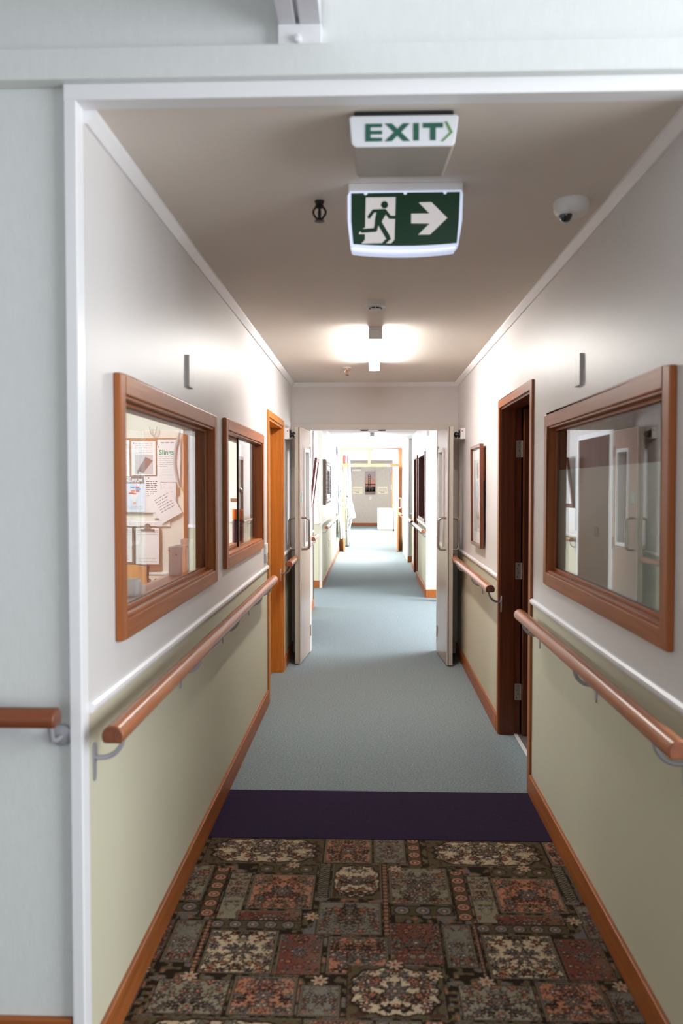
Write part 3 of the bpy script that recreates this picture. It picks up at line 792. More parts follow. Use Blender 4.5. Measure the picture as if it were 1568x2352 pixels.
# rail of the near wall, running across
root = thing('handrail', 'timber handrail across the near left wall facing the camera', 'handrail', (-1.6, 1.93, 0.947), 'timber corridor handrails')
P = [(a - XL, b) for a, b in rail_profile(0.0, 0.947)]
P = [(1.92 + (p - (-XL)) , z) for p, z in P]
MB().prism(P, 'yz', -3.1, -0.738, smooth=True, capmi=1).build('rail', [wood('dark_rail_timber', (0.26, 0.075, 0.03), (0.15, 0.04, 0.018), 'x', 0.35), M['dark_y']], root, bevel=0.004)
for xb in (-0.756, -1.7):
    b = MB()
    b.lathe((xb, 1.992, 0.887), [(0.027, 0), (0.026, -0.004), (0.012, -0.008)][::1], 24, 'y')
    pts = [(xb, 1.99, 0.885), (xb, 1.955, 0.885), (xb, 1.930, 0.895), (xb, 1.92, 0.93)]
    b.tube(pts, 0.0065, 10)
    b.build('bracket', M['bracket'], root)

# ------------------------------------------------------------------ ceiling things
def batten(name, label, x, y0, y1, m, ztop=ZC):
    root = thing(name, label, 'light', (x, (y0 + y1) / 2, ztop), 'fluorescent ceiling battens')
    w = 0.038
    MB().box(x - w * 0.75, x + w * 0.75, y0 + 0.01, y1 - 0.01, ztop - 0.022, ztop).build('base', M['white'], root)
    P = [(x - w * 0.86, ztop - 0.022), (x - w, ztop - 0.035), (x - w * 0.95, ztop - 0.060), (x - w * 0.7, ztop - 0.068), (x + w * 0.7, ztop - 0.068), (x + w * 0.95, ztop - 0.060), (x + w, ztop - 0.035), (x + w * 0.86, ztop - 0.022)]
    MB().prism(P, 'xz', y0 + 0.012, y1 - 0.012, smooth=True).build('diffuser', m, root)
    for a, b in ((y0, y0 + 0.012), (y1 - 0.012, y1)):
        e = MB(); e.box(x - w - 0.002, x + w + 0.002, a, b, ztop - 0.071, ztop); e.box(x - w * 0.7, x + w * 0.7, a - (0.002 if a == y0 else 0), b, ztop - 0.056, ztop - 0.014)
        e.build('end_cap', M['white'], root, bevel=0.003)
batten('ceiling_light', 'lit fluorescent batten on the ceiling before the double doors', 0.033, 4.82, 6.16, M['lamp'])
batten('ceiling_light', 'lit fluorescent batten on the ceiling beyond the double doors', 0.04, 14.4, 16.9, M['lampfar'])
batten('ceiling_light', 'unseen fluorescent batten added to light the office', -2.2, 4.9, 6.2, M['lampoffice'])  # lamp out of view, added to brighten the office

def sprinkler(label, x, y, dark=True, plate=True):
    root = thing('fire_sprinkler', label, 'sprinkler', (x, y, ZC), 'pendent ceiling sprinklers')
    m = M['bronze'] if dark else M['brass']
    MB().lathe((x, y, ZC), [(0.008, 0), (0.032 if plate else 0.016, -0.001), (0.030 if plate else 0.015, -0.005), (0.012, -0.010)][::-1], 28).build('escutcheon', m if not plate else M['white'], root)
    b = MB()
    b.lathe((x, y, ZC), [(0.011, -0.004), (0.011, -0.014), (0.014, -0.014), (0.014, -0.022), (0.009, -0.024)], 12)
    for s in (1, -1):
        pts = []
        for k in range(9):
            a = PI * k / 8
            pts.append((x + s * (0.010 + 0.013 * math.sin(a)) * (1 - 0.25 * k / 8), y, ZC - 0.018 - 0.040 * k / 8))
        b.tube(pts, 0.0036, 8)
    b.lathe((x, y, ZC), [(0.0115, -0.056), (0.008, -0.062)], 12)
    b.build('frame_body', m, root)
    MB().lathe((x, y, ZC), [(0.0035, -0.024), (0.0055, -0.034), (0.0055, -0.048), (0.004, -0.056)], 10).build('bulb', m, root)
    MB().lathe((x, y, ZC), [(0.006, -0.062), (0.017, -0.064), (0.016, -0.066), (0.004, -0.067)], 20).build('deflector', m, root)
sprinkler('dark bronze sprinkler head left of the lit running man sign', -0.163, 2.70, True, False)
sprinkler('small brass sprinkler head with white plate behind the near batten', -0.175, 6.45, False, True)
sprinkler('far sprinkler head on the ceiling before the timber doors', -0.20, 17.6, True, True)

root = thing('smoke_detector', 'white smoke detector on the ceiling just in front of the near batten', 'smoke detector', (0.028, 4.17, ZC), 'ceiling smoke detectors')
MB().lathe((0.028, 4.17, ZC), [(0.045, 0), (0.045, -0.018), (0.050, -0.022), (0.049, -0.028), (0.030, -0.032)][::-1], 36).build('base', M['white'], root)
MB().lathe((0.028, 4.17, ZC), [(0.030, -0.028), (0.026, -0.041), (0.018, -0.044)][::-1], 28).build('head', M['white'], root)
mb = MB()
for k in range(8):
    a = 2 * PI * k / 8 + 0.39
    cx, cy = 0.028 + 0.0285 * math.cos(a), 4.17 + 0.0285 * math.sin(a)
    ux, uy = -math.sin(a) * 0.008, math.cos(a) * 0.008
    mb.tube([(cx - ux, cy - uy, ZC - 0.0345), (cx + ux, cy + uy, ZC - 0.0345)], 0.0034, 6)
mb.build('vent_slots', M['bronze'], root)
root = thing('smoke_detector', 'far white smoke detector on the ceiling before the timber doors', 'smoke detector', (0.07, 18.3, ZC), 'ceiling smoke detectors')
MB().lathe((0.07, 18.3, ZC), [(0.055, 0), (0.055, -0.022), (0.03, -0.045)][::-1], 28).build('base', M['white'], root)
MB().box(0.04, 0.062, 18.24, 18.262, ZC - 0.036, ZC - 0.026).box(0.074, 0.10, 18.24, 18.262, ZC - 0.036, ZC - 0.026).build('vent_slots', M['bronze'], root)

# security camera
cx, cy = 0.652, 2.735
root = thing('ceiling_camera', 'white dome camera with black eye near the right ceiling edge', 'camera', (cx, cy, ZC))
MB().lathe((cx, cy, ZC), [(0.030, -0.046), (0.047, -0.040), (0.055, -0.026), (0.057, -0.006), (0.056, 0)], 36, sx=1.0, sy=1.15).build('housing', M['white'], root)
mb = MB(); mb.lathe((cx - 0.021, cy - 0.012, ZC), [(0.003, -0.052), (0.022, -0.048), (0.030, -0.040), (0.031, -0.034)], 30); mb.build('collar', M['white'], root)
mb = MB(); mb.lathe((cx - 0.021, cy - 0.014, ZC), [(0.002, -0.0705), (0.008, -0.0695), (0.014, -0.066), (0.019, -0.058), (0.0215, -0.047)], 30); mb.build('lens_dome', M['blackglass'], root)

# old exit sign: translucent box under the ceiling
root = thing('exit_sign', 'older white exit box with green letters, nearest on the ceiling', 'sign', (0.082, 2.14, ZC), 'ceiling exit signs')
MB().box(-0.040, 0.205, 2.062, 2.27, ZC - 0.016, ZC).build('mounting_base', M['black'], root, bevel=0.004)  # coloured black to paint the shadow gap between box and ceiling
P = [(-0.052, 2.402), (-0.046, 2.338), (-0.036, 2.330), (0.201, 2.330), (0.208, 2.338), (0.217, 2.402), (0.212, 2.407), (-0.046, 2.407)]
# body tapers from the wide face to a narrower far end
mb = MB()
yf, yb_ = 2.058, 2.275
back = [(0.082 + (a - 0.082) * 0.93, b + 0.006 if b < 2.36 else b) for a, b in P]
n = len(P)
mb.add([(a, yf, b) for a, b in P] + [(a, yb_, b) for a, b in back], [(i, (i + 1) % n, n + (i + 1) % n, n + i) for i in range(n)], 1)
mb.add([(a, yf, b) for a, b in P], [list(range(n))], 0)
mb.add([(a, yb_, b) for a, b in back], [list(range(n))[::-1]], 1)
body = mb.build('box_body', [M['oldsign'], M['olddiff']], root, bevel=0.004)
def oc(c): return (-0.052 + (c[0] - 100) * 0.0002056, 2.4065 - (c[1] - 185) * 0.000190)
lt = MB()
for poly in ([(297, 290), (498, 290), (498, 335), (360, 335), (360, 380), (498, 380), (498, 425), (360, 425), (360, 470), (498, 470), (498, 515), (297, 515)],
             [(530, 290), (615, 290), (680, 360), (745, 290), (828, 290), (722, 400), (830, 515), (745, 515), (680, 442), (615, 515), (530, 515), (638, 400)],
             [(868, 290), (935, 290), (935, 510), (868, 510)],
             [(980, 290), (1220, 290), (1220, 350), (1133, 350), (1133, 510), (1066, 510), (1066, 350), (980, 350)]):
    lt.prism([oc(p) for p in poly], 'xz', yf - 0.0015, yf + 0.001)
lt.build('exit_letters', M['signtext'], root)
MB().prism([oc(p) for p in [(1240, 275), (1270, 275), (1335, 410), (1225, 525), (1195, 525), (1300, 410)]], 'xz', yf - 0.0015, yf + 0.001).build('chevron', M['signchev'], root)

# running man sign: lit box
root = thing('exit_sign', 'lit green running man exit sign with white arrow on the ceiling', 'sign', (0.107, 2.60, ZC), 'ceiling exit signs')
MB().box(-0.066, 0.282, 2.545, 2.63, ZC - 0.045, ZC).build('mounting_base', M['white'], root, bevel=0.003)
def ec(c): return (0.107 + (c[0] - 785) * 0.000252, 2.392 - (c[1] - 1140) * 0.0002475)
arc = lambda x0, x1, yb, sag, n=12: [(x0 + (x1 - x0) * k / n, yb + sag * (1 - (2 * k / n - 1) ** 2)) for k in range(n + 1)]
outer = [(120, 1140), (1455, 1140), (1472, 1190), (1465, 1500), (1420, 1800), (1405, 1815)] + arc(1400, 140, 1815, 42) + [(125, 1800), (92, 1500), (90, 1190)]
FY = 2.535
MB().prism([ec(p) for p in outer], 'xz', FY, FY + 0.05).build('housing', M['signedge'], root, bevel=0.004)
lip = arc(135, 1390, 1832, 40) + arc(1375, 150, 1862, 40)
MB().prism([ec(p) for p in lip], 'xz', FY + 0.006, FY + 0.045).build('bottom_lip', M['signedge'], root)
face = [(135, 1168), (1438, 1165), (1425, 1500), (1400, 1790)] + arc(1398, 165, 1782, 28) + [(160, 1780), (135, 1500)]
fo = MB().prism([ec(p) for p in face], 'xz', FY - 0.002, FY + 0.002).build('sign_face', M['signgreen'], root)
for q in (308, 782, 1258):
    dots = MB(); dots.lathe((ec((q, 1172))[0], FY - 0.003, ec((q, 1172))[1]), [(0.0055, 0.003), (0.005, -0.001)], 16, 'y'); dots.build('clip', M['signedge'], root)
pic = MB()
Y0, Y1_ = FY - 0.0035, FY - 0.001
pic.prism([ec(p) for p in [(310, 1222), (668, 1222), (655, 1735), (615, 1780), (555, 1780), (620, 1720), (600, 1712), (545, 1730), (505, 1775), (258, 1780), (300, 1735)]], 'xz', Y0, Y1_)
pic.prism([ec(p) for p in [(225, 1665), (245, 1625), (290, 1590), (310, 1590), (310, 1665)]], 'xz', Y0, Y1_)
pic.build('doorway_symbol', M['signwhite'], fo)
pic = MB()
pic.prism([ec(p) for p in [(855, 1425), (1075, 1425), (945, 1290), (1095, 1288), (1285, 1480), (1080, 1678), (940, 1678), (1075, 1545), (855, 1540)]], 'xz', Y0, Y1_)
pic.build('arrow_symbol', M['signwhite'], fo)
man = MB()
Ym0, Ym1 = FY - 0.005, FY - 0.003
def limb(mb, pts, w, d0, d1):
    for (a, b), (c, d) in zip(pts, pts[1:]):
        L = math.hypot(c - a, d - b); nx, ny = -(d - b) / L * w / 2, (c - a) / L * w / 2
        mb.prism([ec(p) for p in ((a + nx, b + ny), (c + nx, d + ny), (c - nx, d - ny), (a - nx, b - ny))], 'xz', d0, d1)
    for i, (a, b) in enumerate(pts):
        mb.prism([ec((a + w / 2 * math.cos(k * PI / 8), b + w / 2 * math.sin(k * PI / 8))) for k in range(16)], 'xz', d0 - 0.00004 * (i + 1), d1)
man.prism([ec((535 + 43 * math.cos(k * PI / 12), 1315 + 43 * math.sin(k * PI / 12))) for k in range(24)], 'xz', Ym0, Ym1)
limb(man, [(350, 1460), (402, 1388), (540, 1384), (598, 1466), (666, 1468)], 38, Ym0, Ym1)
man.prism([ec(p) for p in [(440, 1400), (575, 1395), (540, 1450), (505, 1510), (500, 1560), (415, 1575), (420, 1490)]], 'xz', Ym0 - 0.0003, Ym1)
limb(man, [(475, 1530), (520, 1610), (575, 1705)], 56, Ym0 - 0.0002, Ym1)
limb(man, [(445, 1530), (425, 1618), (268, 1628)], 46, Ym0 - 0.0001, Ym1)
man.build('running_man_symbol', M['signgreen'], fo)

# overhead hoist rail above the opening
root = thing('ceiling_track', 'white overhead rail with a centre slot, ending above the near opening', 'rail', (-0.167, 1.0, 2.586))
P = [(-0.217, 2.586), (-0.176, 2.586), (-0.176, 2.600), (-0.166, 2.600), (-0.166, 2.586), (-0.116, 2.586), (-0.116, 2.86), (-0.217, 2.86)]
MB().prism(P, 'xz', -2.4, 1.985).build('rail', M['track'], root, bevel=0.002)
MB().box(-0.217, -0.114, 1.975, 2.0, 2.531, 2.586).build('end_plate', M['trim'], root, bevel=0.002)
MB().lathe((-0.170, 1.974, 2.549), [(0.010, 0.0), (0.009, -0.010), (0.005, -0.012)], 16, 'y').build('bolt', M['trim'], root)

# ------------------------------------------------------------------ wall things
def plate(name, label, side, xw, y0, y1, z0, z1, t, m, cat, group=None, bevel=0.003):
    o = MB().box(min(xw + side * 0.002, xw - side * t), max(xw + side * 0.002, xw - side * t), y0, y1, z0, z1).build(name, m, bevel=bevel, origin=(xw, (y0 + y1) / 2, z0))
    return tag(o, label, cat, group)
plate('blank_plate', 'grey rectangular plate high on the left wall above the gap between the windows', -1, XL, 3.148, 3.232, 1.878, 2.0, 0.012, M['greyplate'], 'plate', 'blank wall plates')
plate('blank_plate', 'grey rectangular plate high on the right wall above the frosted window', 1, XR, 3.092, 3.172, 1.872, 1.99, 0.012, M['greyplate'], 'plate', 'blank wall plates')
root = thing('wall_switch', 'small white switch unit under the corner of the sliding window', 'switch', (XL, 5.50, 1.0))
MB().box(XL, XL + 0.014, 5.46, 5.56, 1.045, 1.115).build('body', M['white'], root, bevel=0.003)
MB().box(XL, XL + 0.016, 5.46, 5.53, 0.985, 1.040).build('socket', M['greyplate'], root, bevel=0.003)
plate('wall_vent', 'small grey upright plate low on the far left wall', -1, XL, 14.2, 14.5, 0.445, 0.57, 0.008, M['greyplate'], 'plate')

def magnet(label, side, xw, y):
    s = side
    root = thing('door_magnet', label, 'door holder', (xw, y, 1.88), 'wall door magnets')
    a, b = sorted((xw, xw - s * 0.040))
    MB().box(a, b, y - 0.04, y + 0.05, 1.885, 1.975).build('box', M['white'], root, bevel=0.003)
    MB().lathe((xw - s * 0.026, y - 0.0405, 1.95), [(0.006, 0), (0.005, -0.002)], 14, 'y').build('indicator', M['redink'], root)
    q = MB(); q.lathe((xw, y, 1.922), [(0.034, -s * 0.040), (0.034, -s * 0.052), (0.018, -s * 0.052), (0.018, -s * 0.066), (0.026, -s * 0.066), (0.024, -s * 0.080), (0.014, -s * 0.088)], 24, 'x')
    q.build('plunger', M['black'], root)
    t = MB(); t.lathe((xw, y - 0.036, 1.958), [(0.007, -s * 0.041), (0.006, -s * 0.056)], 10, 'x'); t.build('screw', M['steel'], root); t = MB(); t.lathe((xw, y - 0.036, 1.890), [(0.007, -s * 0.041), (0.006, -s * 0.056)], 10, 'x')
    t.build('screw', M['steel'], root)
magnet('white door magnet box on the left wall beside the left fire door', -1, XL, 6.83)
magnet('white door magnet box on the right wall beside the right fire door', 1, XR, 6.88)
for k, x in ((0, -0.047), (1, 0.110)):
    o = MB().lathe((x, 7.415, 2.0), [(0.038, 0.0), (0.038, -0.006), (0.030, -0.010)][::-1], 28).build('door_catch', M['bronze'], origin=(x, 7.415, 2.0))
    tag(o, ('left' if k == 0 else 'right') + ' dark round catch under the lintel of the fire doors', 'catch', 'round catches under the lintel')

# framed picture, right wall
root = thing('framed_picture', 'narrow framed figure picture leaning out from the right wall', 'picture', (XR - 0.01, 5.885, 1.08))
y0, y1, z0, z1 = 5.62, 6.15, 1.075, 1.785
def lean(mb, xb=0.012, xt=0.018):
    mb.v = [(XR - (xb + (xt - xb) * (z - z0) / (z1 - z0)) - d, y, z) for d, y, z in mb.v]; return mb
mb = MB(); mb.ring('yz', y0, y1, z0, z1, 0.020, 0.0, 0.026); lean(mb).build('frame', [M['dark_z'], M['dark_y']], root, bevel=0.002)
mb = MB(); mb.box(0.004, 0.010, y0 + 0.02, y1 - 0.02, z0 + 0.02, z1 - 0.02); lean(mb).build('mount', mat('mount_card', (0.55, 0.55, 0.54), 0.8), root)
mb = MB(); mb.box(0.0102, 0.0112, y0 + 0.10, y1 - 0.10, z0 + 0.10, z1 - 0.10)
lean(mb).build('print', mat('pale_print', (0.36, 0.37, 0.355), 0.6, noise=0.1, nscale=12), root)
fig = MB()
fig.prism([(5.90, 1.62), (5.86, 1.66), (5.80, 1.66), (5.78, 1.60), (5.80, 1.55), (5.87, 1.55)], 'yz', 0.0113, 0.0116)
fig.prism([(5.95, 1.52), (5.88, 1.54), (5.80, 1.50), (5.76, 1.42), (5.82, 1.40), (5.93, 1.44)], 'yz', 0.0113, 0.0116, mi=1)
fig.prism([(5.92, 1.42), (5.84, 1.43), (5.78, 1.30), (5.76, 1.21), (5.82, 1.20), (5.90, 1.28)], 'yz', 0.0113, 0.0116)
lean(fig).build('drawn_figure', [mat('sepia_wash', (0.24, 0.17, 0.13), 0.7, noise=0.3, nscale=20), mat('grey_wash', (0.27, 0.27, 0.29), 0.7, noise=0.2, nscale=20)], root)
mb = MB(); mb.box(0.0125, 0.0135, y0 + 0.019, y1 - 0.019, z0 + 0.019, z1 - 0.019); lean(mb).build('glass_pane', M['picglass'], root)
MB().box(XR - 0.012, XR, y0 + 0.04, y0 + 0.07, z1 - 0.25, z1 - 0.06).build('backing_edge', M['wood_z'], root)

# left pictures far
root = thing('framed_picture', 'dark red framed picture tilted on the left wall just past the fire doors', 'picture', (XL, 9.66, 1.25))
def lean2(mb):
    mb.v = [(XL + d + 0.005 + 0.07 * (z - 1.25) / 0.57, y, z) for d, y, z in mb.v]; return mb
mb = MB(); mb.ring('yz', 9.43, 9.90, 1.25, 1.82, 0.045, 0.0, 0.025, hmi=0); lean2(mb).build('frame', M['oxblood'], root)
mb = MB(); mb.box(0.004, 0.012, 9.475, 9.855, 1.295, 1.775); lean2(mb).build('print', M['paper'], root)
plate('paper_dispenser', 'white dispenser box on the left wall under the tilted dark picture', -1, XL, 9.35, 9.80, 1.00, 1.25, 0.02, M['white'], 'dispenser')
root = thing('ornate_mirror', 'silver ornate framed mirror on the far left wall above its handrail', 'mirror', (XL, 13.1, 1.2))
mb = MB(); mb.ring('yz', 12.45, 13.75, 1.21, 1.90, 0.16, XL + 0.004, XL + 0.045, hmi=0)
for k in range(60):
    a = 2 * PI * k / 60
    yy = 13.1 + 0.60 * max(-1, min(1, 1.5 * math.cos(a))); zz = 1.555 + 0.29 * max(-1, min(1, 1.5 * math.sin(a)))
    mb.lathe((XL + 0.045, yy, zz), [(0.040, 0.0), (0.030, 0.010), (0.012, 0.018)], 8, 'x')
mb.build('carved_frame', M['silver'], root)
MB().box(XL + 0.002, XL + 0.043, 12.435, 12.45, 1.21, 1.90).build('frame_side', mat('brown_frame_side', (0.18, 0.10, 0.07), 0.5), root)
MB().box(XL + 0.01, XL + 0.016, 12.6, 13.6, 1.36, 1.75).build('mirror_glass', M['mirror'], root)

# ------------------------------------------------------------------ office behind the left windows
strut('trim_19', 'pale timber counter inside the office windows', [(-0.875, XL - TH + 0.0, 2.15, 5.45, 1.085, 1.118)], M['counter'], 'counter')
YW = 6.995
def sheet(name, label, x0, x1, z0, z1, lay, parts, m='paper', group='papers pinned on the office wall', rot=0.0):
    y = YW - 0.003 * lay
    root = thing(name, label, 'paper', ((x0 + x1) / 2, y, z0), group)
    root.rotation_euler = (0, rot, 0)
    MB().box(x0, x1, y - 0.001, y, z0, z1).build('sheet', M[m], root)
    if not any(p[0] == 'pin' for p in parts): parts = parts + [('pin', 'white', lambda mb, y: mb.lathe(((x0 + x1) / 2, y, z1 - 0.012), [(0.005, 0), (0.004, -0.006)], 10, 'y'))]
    for nm, mm, fn in parts:
        mb = MB(); fn(mb, y - 0.0015); mb.build(nm, M[mm] if isinstance(mm, str) else mm, root)
    return root
def lines(x0, x1, z0, z1, n, jag=0.25, th=0.004, seed=0):
    def fn(mb, y):
        rr = random.Random(seed)
        for k in range(n):
            z = z1 - (z1 - z0) * (k + 0.5) / n
            xa = x0
            while xa < x1 - 0.01:
                w = rr.uniform(0.012, 0.04)
                mb.box(xa, min(x1, xa + w), y, y + 0.0004, z - th / 2, z + th / 2)
                xa += w + 0.008
                if rr.random() < jag * 0.25: break
    return fn
def quad(x0, x1, z0, z1, d=0.0):
    return lambda mb, y: mb.box(x0, x1, y - d, y - d + 0.0005, z0, z1)
o = MB().box(-2.30, -1.62, YW - 0.012, YW + 0.005, 1.42, 1.905).build('notice_board', M['cork'], origin=(-1.96, YW, 1.42))
tag(o, 'brown cork notice board showing between papers on the office wall', 'notice board')
YW = 6.982
sheet('pinned_paper', 'white handwritten sheet at the left edge of the near office window', -2.25, -2.040, 1.577, 1.888, 1, [('print', 'ink', lines(-2.22, -2.06, 1.62, 1.86, 11, 0.0, 0.006, 3))])
def tablet(mb, y):
    mb.prism([(-1.975, 1.625), (-1.90, 1.745), (-1.838, 1.715), (-1.92, 1.608), (-1.955, 1.622), (-1.968, 1.600)], 'xz', y - 0.0012, y - 0.0004)
sheet('pinned_paper', 'white sheet with a grey photograph of a dark tablet', -2.022, -1.815, 1.588, 1.877, 2,
      [('print', 'ink', lines(-1.99, -1.845, 1.775, 1.865, 6, 0, 0.003, 4)), ('photo', 'photogrey', quad(-1.993, -1.838, 1.599, 1.766)), ('tablet_image', 'brownink', tablet),
       ('pin', 'red', lambda mb, y: mb.lathe((-2.003, y, 1.862), [(0.006, 0), (0.005, -0.006)], 10, 'y'))])
sheet('pinned_paper', 'pale sheet tucked behind the slings list', -1.800, -1.600, 1.70, 1.893, 1, [('print', 'ink', lines(-1.77, -1.64, 1.85, 1.88, 1, 0, 0.010, 5))])
def slings(mb, y): txt(mb, 'Slings', -1.786, 1.765, 0.058, y, align='LEFT', bold=0.0012)
sheet('pinned_paper', 'white list headed with the green word Slings', -1.802, -1.605, 1.533, 1.840, 3,
      [('heading', 'green', slings), ('print', 'ink', lines(-1.785, -1.63, 1.655, 1.755, 6, 0.5, 0.003, 6)), ('ruling', 'photogrey', lines(-1.79, -1.62, 1.55, 1.645, 7, 0, 0.0015, 7)),
       ('pin', 'inkdark', lambda mb, y: mb.lathe((-1.79, y, 1.83), [(0.005, 0), (0.004, -0.006)], 10, 'y'))])
def delir(mb, y):
    txt(mb, 'THINK', -2.082, 1.561, 0.020, y - 0.0008, align='LEFT', bold=0.0006)
    txt(mb, 'DELIRIUM', -2.082, 1.535, 0.036, y - 0.0008, align='LEFT', bold=0.0014)
    mb.box(-2.082, -1.95, y - 0.001, y - 0.0006, 1.521, 1.528)
def funnel(mb, y):
    mb.prism([(-2.025, 1.43), (-1.965, 1.43), (-1.987, 1.365), (-2.003, 1.365)], 'xz', y - 0.0012, y - 0.0006)
def pills(c):
    def fn(mb, y):
        for (x, z, w) in c: mb.box(x - w / 2, x + w / 2, y - 0.0016, y - 0.001, z - 0.0065, z + 0.0065)
    return fn
sheet('pinned_paper', 'pale blue poster with a brown heading band and coloured funnel', -2.105, -1.896, 1.277, 1.581, 5,
      [('heading_band', 'brownink', quad(-2.105, -1.912, 1.518, 1.580)), ('heading', 'paper', delir), ('funnel', 'paper', funnel),
       ('blue_print', 'blueink', pills([(-2.012, 1.487, 0.036), (-1.965, 1.472, 0.04)])), *[('red_print', 'redink', pills([q])) for q in ((-1.970, 1.488, 0.034), (-2.022, 1.437, 0.045), (-1.968, 1.455, 0.03))],
       ('orange_print', 'orange', pills([(-2.008, 1.455, 0.036), (-1.995, 1.432, 0.03)])), ('thumb', 'pinkink', lambda mb, y: mb.prism([(-2.008, 1.345), (-1.980, 1.345), (-1.982, 1.368), (-1.992, 1.390), (-1.998, 1.370), (-2.008, 1.366)], 'xz', y - 0.001, y - 0.0004)),
       ('print', 'ink', lines(-2.08, -1.92, 1.30, 1.33, 3, 0, 0.0025, 8)), ('pin', 'red', lambda mb, y: mb.lathe((-1.995, y, 1.572), [(0.006, 0), (0.005, -0.006)], 10, 'y'))], 'paperblue')
sheet('pinned_paper', 'white sheet of capital text half hidden behind the blue poster', -1.98, -1.772, 1.272, 1.580, 4,
      [('print', 'inkdark', lines(-1.895, -1.80, 1.405, 1.545, 8, 0.3, 0.006, 9)), ('pin', 'green', lambda mb, y: mb.lathe((-1.875, y, 1.566), [(0.006, 0), (0.005, -0.006)], 10, 'y'))])
sheet('pinned_paper', 'white sheet under the tilted timetable', -1.840, -1.642, 1.225, 1.530, 2, [('print', 'ink', lines(-1.80, -1.67, 1.40, 1.50, 5, 0.3, 0.0025, 10))])
sheet('pinned_paper', 'white timetable sheet pinned at a steep tilt', -1.775, -1.575, 1.225, 1.480, 6, [('print', 'ink', lines(-1.73, -1.60, 1.30, 1.44, 6, 0.2, 0.007, 11))], rot=-0.52)

o = MB().box(-2.6, -1.698, 6.982, 7.0, 1.152, 1.198).build('hanging_rail', M['white'], bevel=0.003, origin=(-2.1, 7.0, 1.15))
tag(o, 'white hanging strip on the office wall that carries the clipboards', 'rail')
def clipboard(label, x0, x1, z0, z1):
    y = 6.975; c = (x0 + x1) / 2
    root = thing('clipboard', label, 'clipboard', (c, y, z0), 'clipboards hanging on the office wall')
    mb = MB(); mb.prism([(x0, z0), (x1, z0), (x1, z1 - 0.02), (x1 - 0.05, z1), (x0 + 0.05, z1), (x0, z1 - 0.02)], 'xz', y - 0.004, y + 0.009); mb.build('board', M['clipboard'], root)
    MB().box(x0 + 0.008, x1 - 0.012, y - 0.012, y - 0.005, z0 + 0.052, z1 - 0.016).build('paper_pad', M['paper'], root)
    mb = MB(); lines(x0 + 0.02, x1 - 0.02, z1 - 0.08, z1 - 0.03, 3, 0, 0.003, 12)(mb, y - 0.0135); mb.build('print', M['ink'], root); mb = MB(); lines(x0 + 0.03, x1 - 0.03, z0 + 0.07, z0 + 0.11, 3, 0, 0.003, 13)(mb, y - 0.0135)
    mb.build('print', M['ink'], root)
    mb = MB(); mb.box(c - 0.060, c + 0.060, y - 0.020, y - 0.012, z1 - 0.040, z1 - 0.026); mb.prism([(c - 0.030, z1 - 0.028), (c + 0.030, z1 - 0.028), (c + 0.022, z1 + 0.012), (c, z1 + 0.024), (c - 0.022, z1 + 0.012)], 'xz', y - 0.018, y - 0.010)
    mb.build('clip', M['steel'], root)
clipboard('clipboard with a full white form, right of the pair on the office wall', -1.994, -1.776, 0.779, 1.158)
clipboard('clipboard cut off by the near window frame, left of the pair', -2.225, -2.008, 0.800, 1.160)

root = thing('wall_heater', 'cream slotted heater low on the office wall beside the chair', 'heater', (-1.72, 6.95, 0.2))
MB().box(-1.93, -1.45, 6.93, 7.0, 0.25, 0.75).build('body', M['signplate'], root, bevel=0.01)
MB().box(-1.94, -1.44, 6.92, 7.0, 0.75, 0.765).build('top', M['white'], root)
for k in range(6):
    x = -1.865 + k * 0.058
    MB().prism([(x - 0.016, 0.66)] + [(x + 0.016 * math.cos(PI - PI * q / 8), 0.70 + 0.016 * math.sin(PI - PI * q / 8)) for q in range(9)] + [(x + 0.016, 0.66)], 'xz', 6.925, 6.932).build('slot', M['brownink'], root)

# office chair with a bent ply back
root = thing('office_chair', 'beech ply chair whose back shows above the office counter', 'chair', (-1.90, 6.2, 0))
mb = MB()
NP = 12
for s in (0, 1):
    pass
front, backv = [], []
for i in range(NP + 1):
    u = -1 + 2 * i / NP
    for j in range(7):
        w = j / 6
        x = -1.93 + u * (0.205 + 0.02 * w)
        y = 6.30 + 0.05 * w - 0.05 * (1 - u * u)
        z = 0.62 + 0.27 * w - 0.030 * (u ** 4) * (w ** 3)
        front.append((x, y - 0.006, z)); backv.append((x, y + 0.006, z))
fs = []
for i in range(NP):
    for j in range(6):
        a = i * 7 + j; fs.append((a, a + 7, a + 8, a + 1))
mb.add(front, fs, 0, True); mb.add(backv, [f[::-1] for f in fs], 0, True)
n0 = len(front)
edge = [i * 7 for i in range(NP + 1)] + [NP * 7 + j for j in range(1, 7)] + [i * 7 + 6 for i in range(NP - 1, -1, -1)] + [j for j in range(5, 0, -1)]
mb.add(front + backv, [(edge[k], edge[(k + 1) % len(edge)], n0 + edge[(k + 1) % len(edge)], n0 + edge[k]) for k in range(len(edge))], 0)
mb.build('backrest', M['chairwood'], root)
MB().box(-2.13, -1.73, 5.86, 6.26, 0.44, 0.46).build('seat', M['chairwood'], root, bevel=0.006)
for sx in (-1, 1):
    MB().tube([(-1.93 + sx * 0.19, 6.28, 0.0), (-1.93 + sx * 0.195, 6.29, 0.45), (-1.93 + sx * 0.215, 6.345, 0.88)], 0.011, 10).build('leg', M['black'], root)
    MB().tube([(-1.93 + sx * 0.19, 5.86, 0.0), (-1.93 + sx * 0.18, 5.90, 0.44)], 0.011, 10).build('leg', M['black'], root)

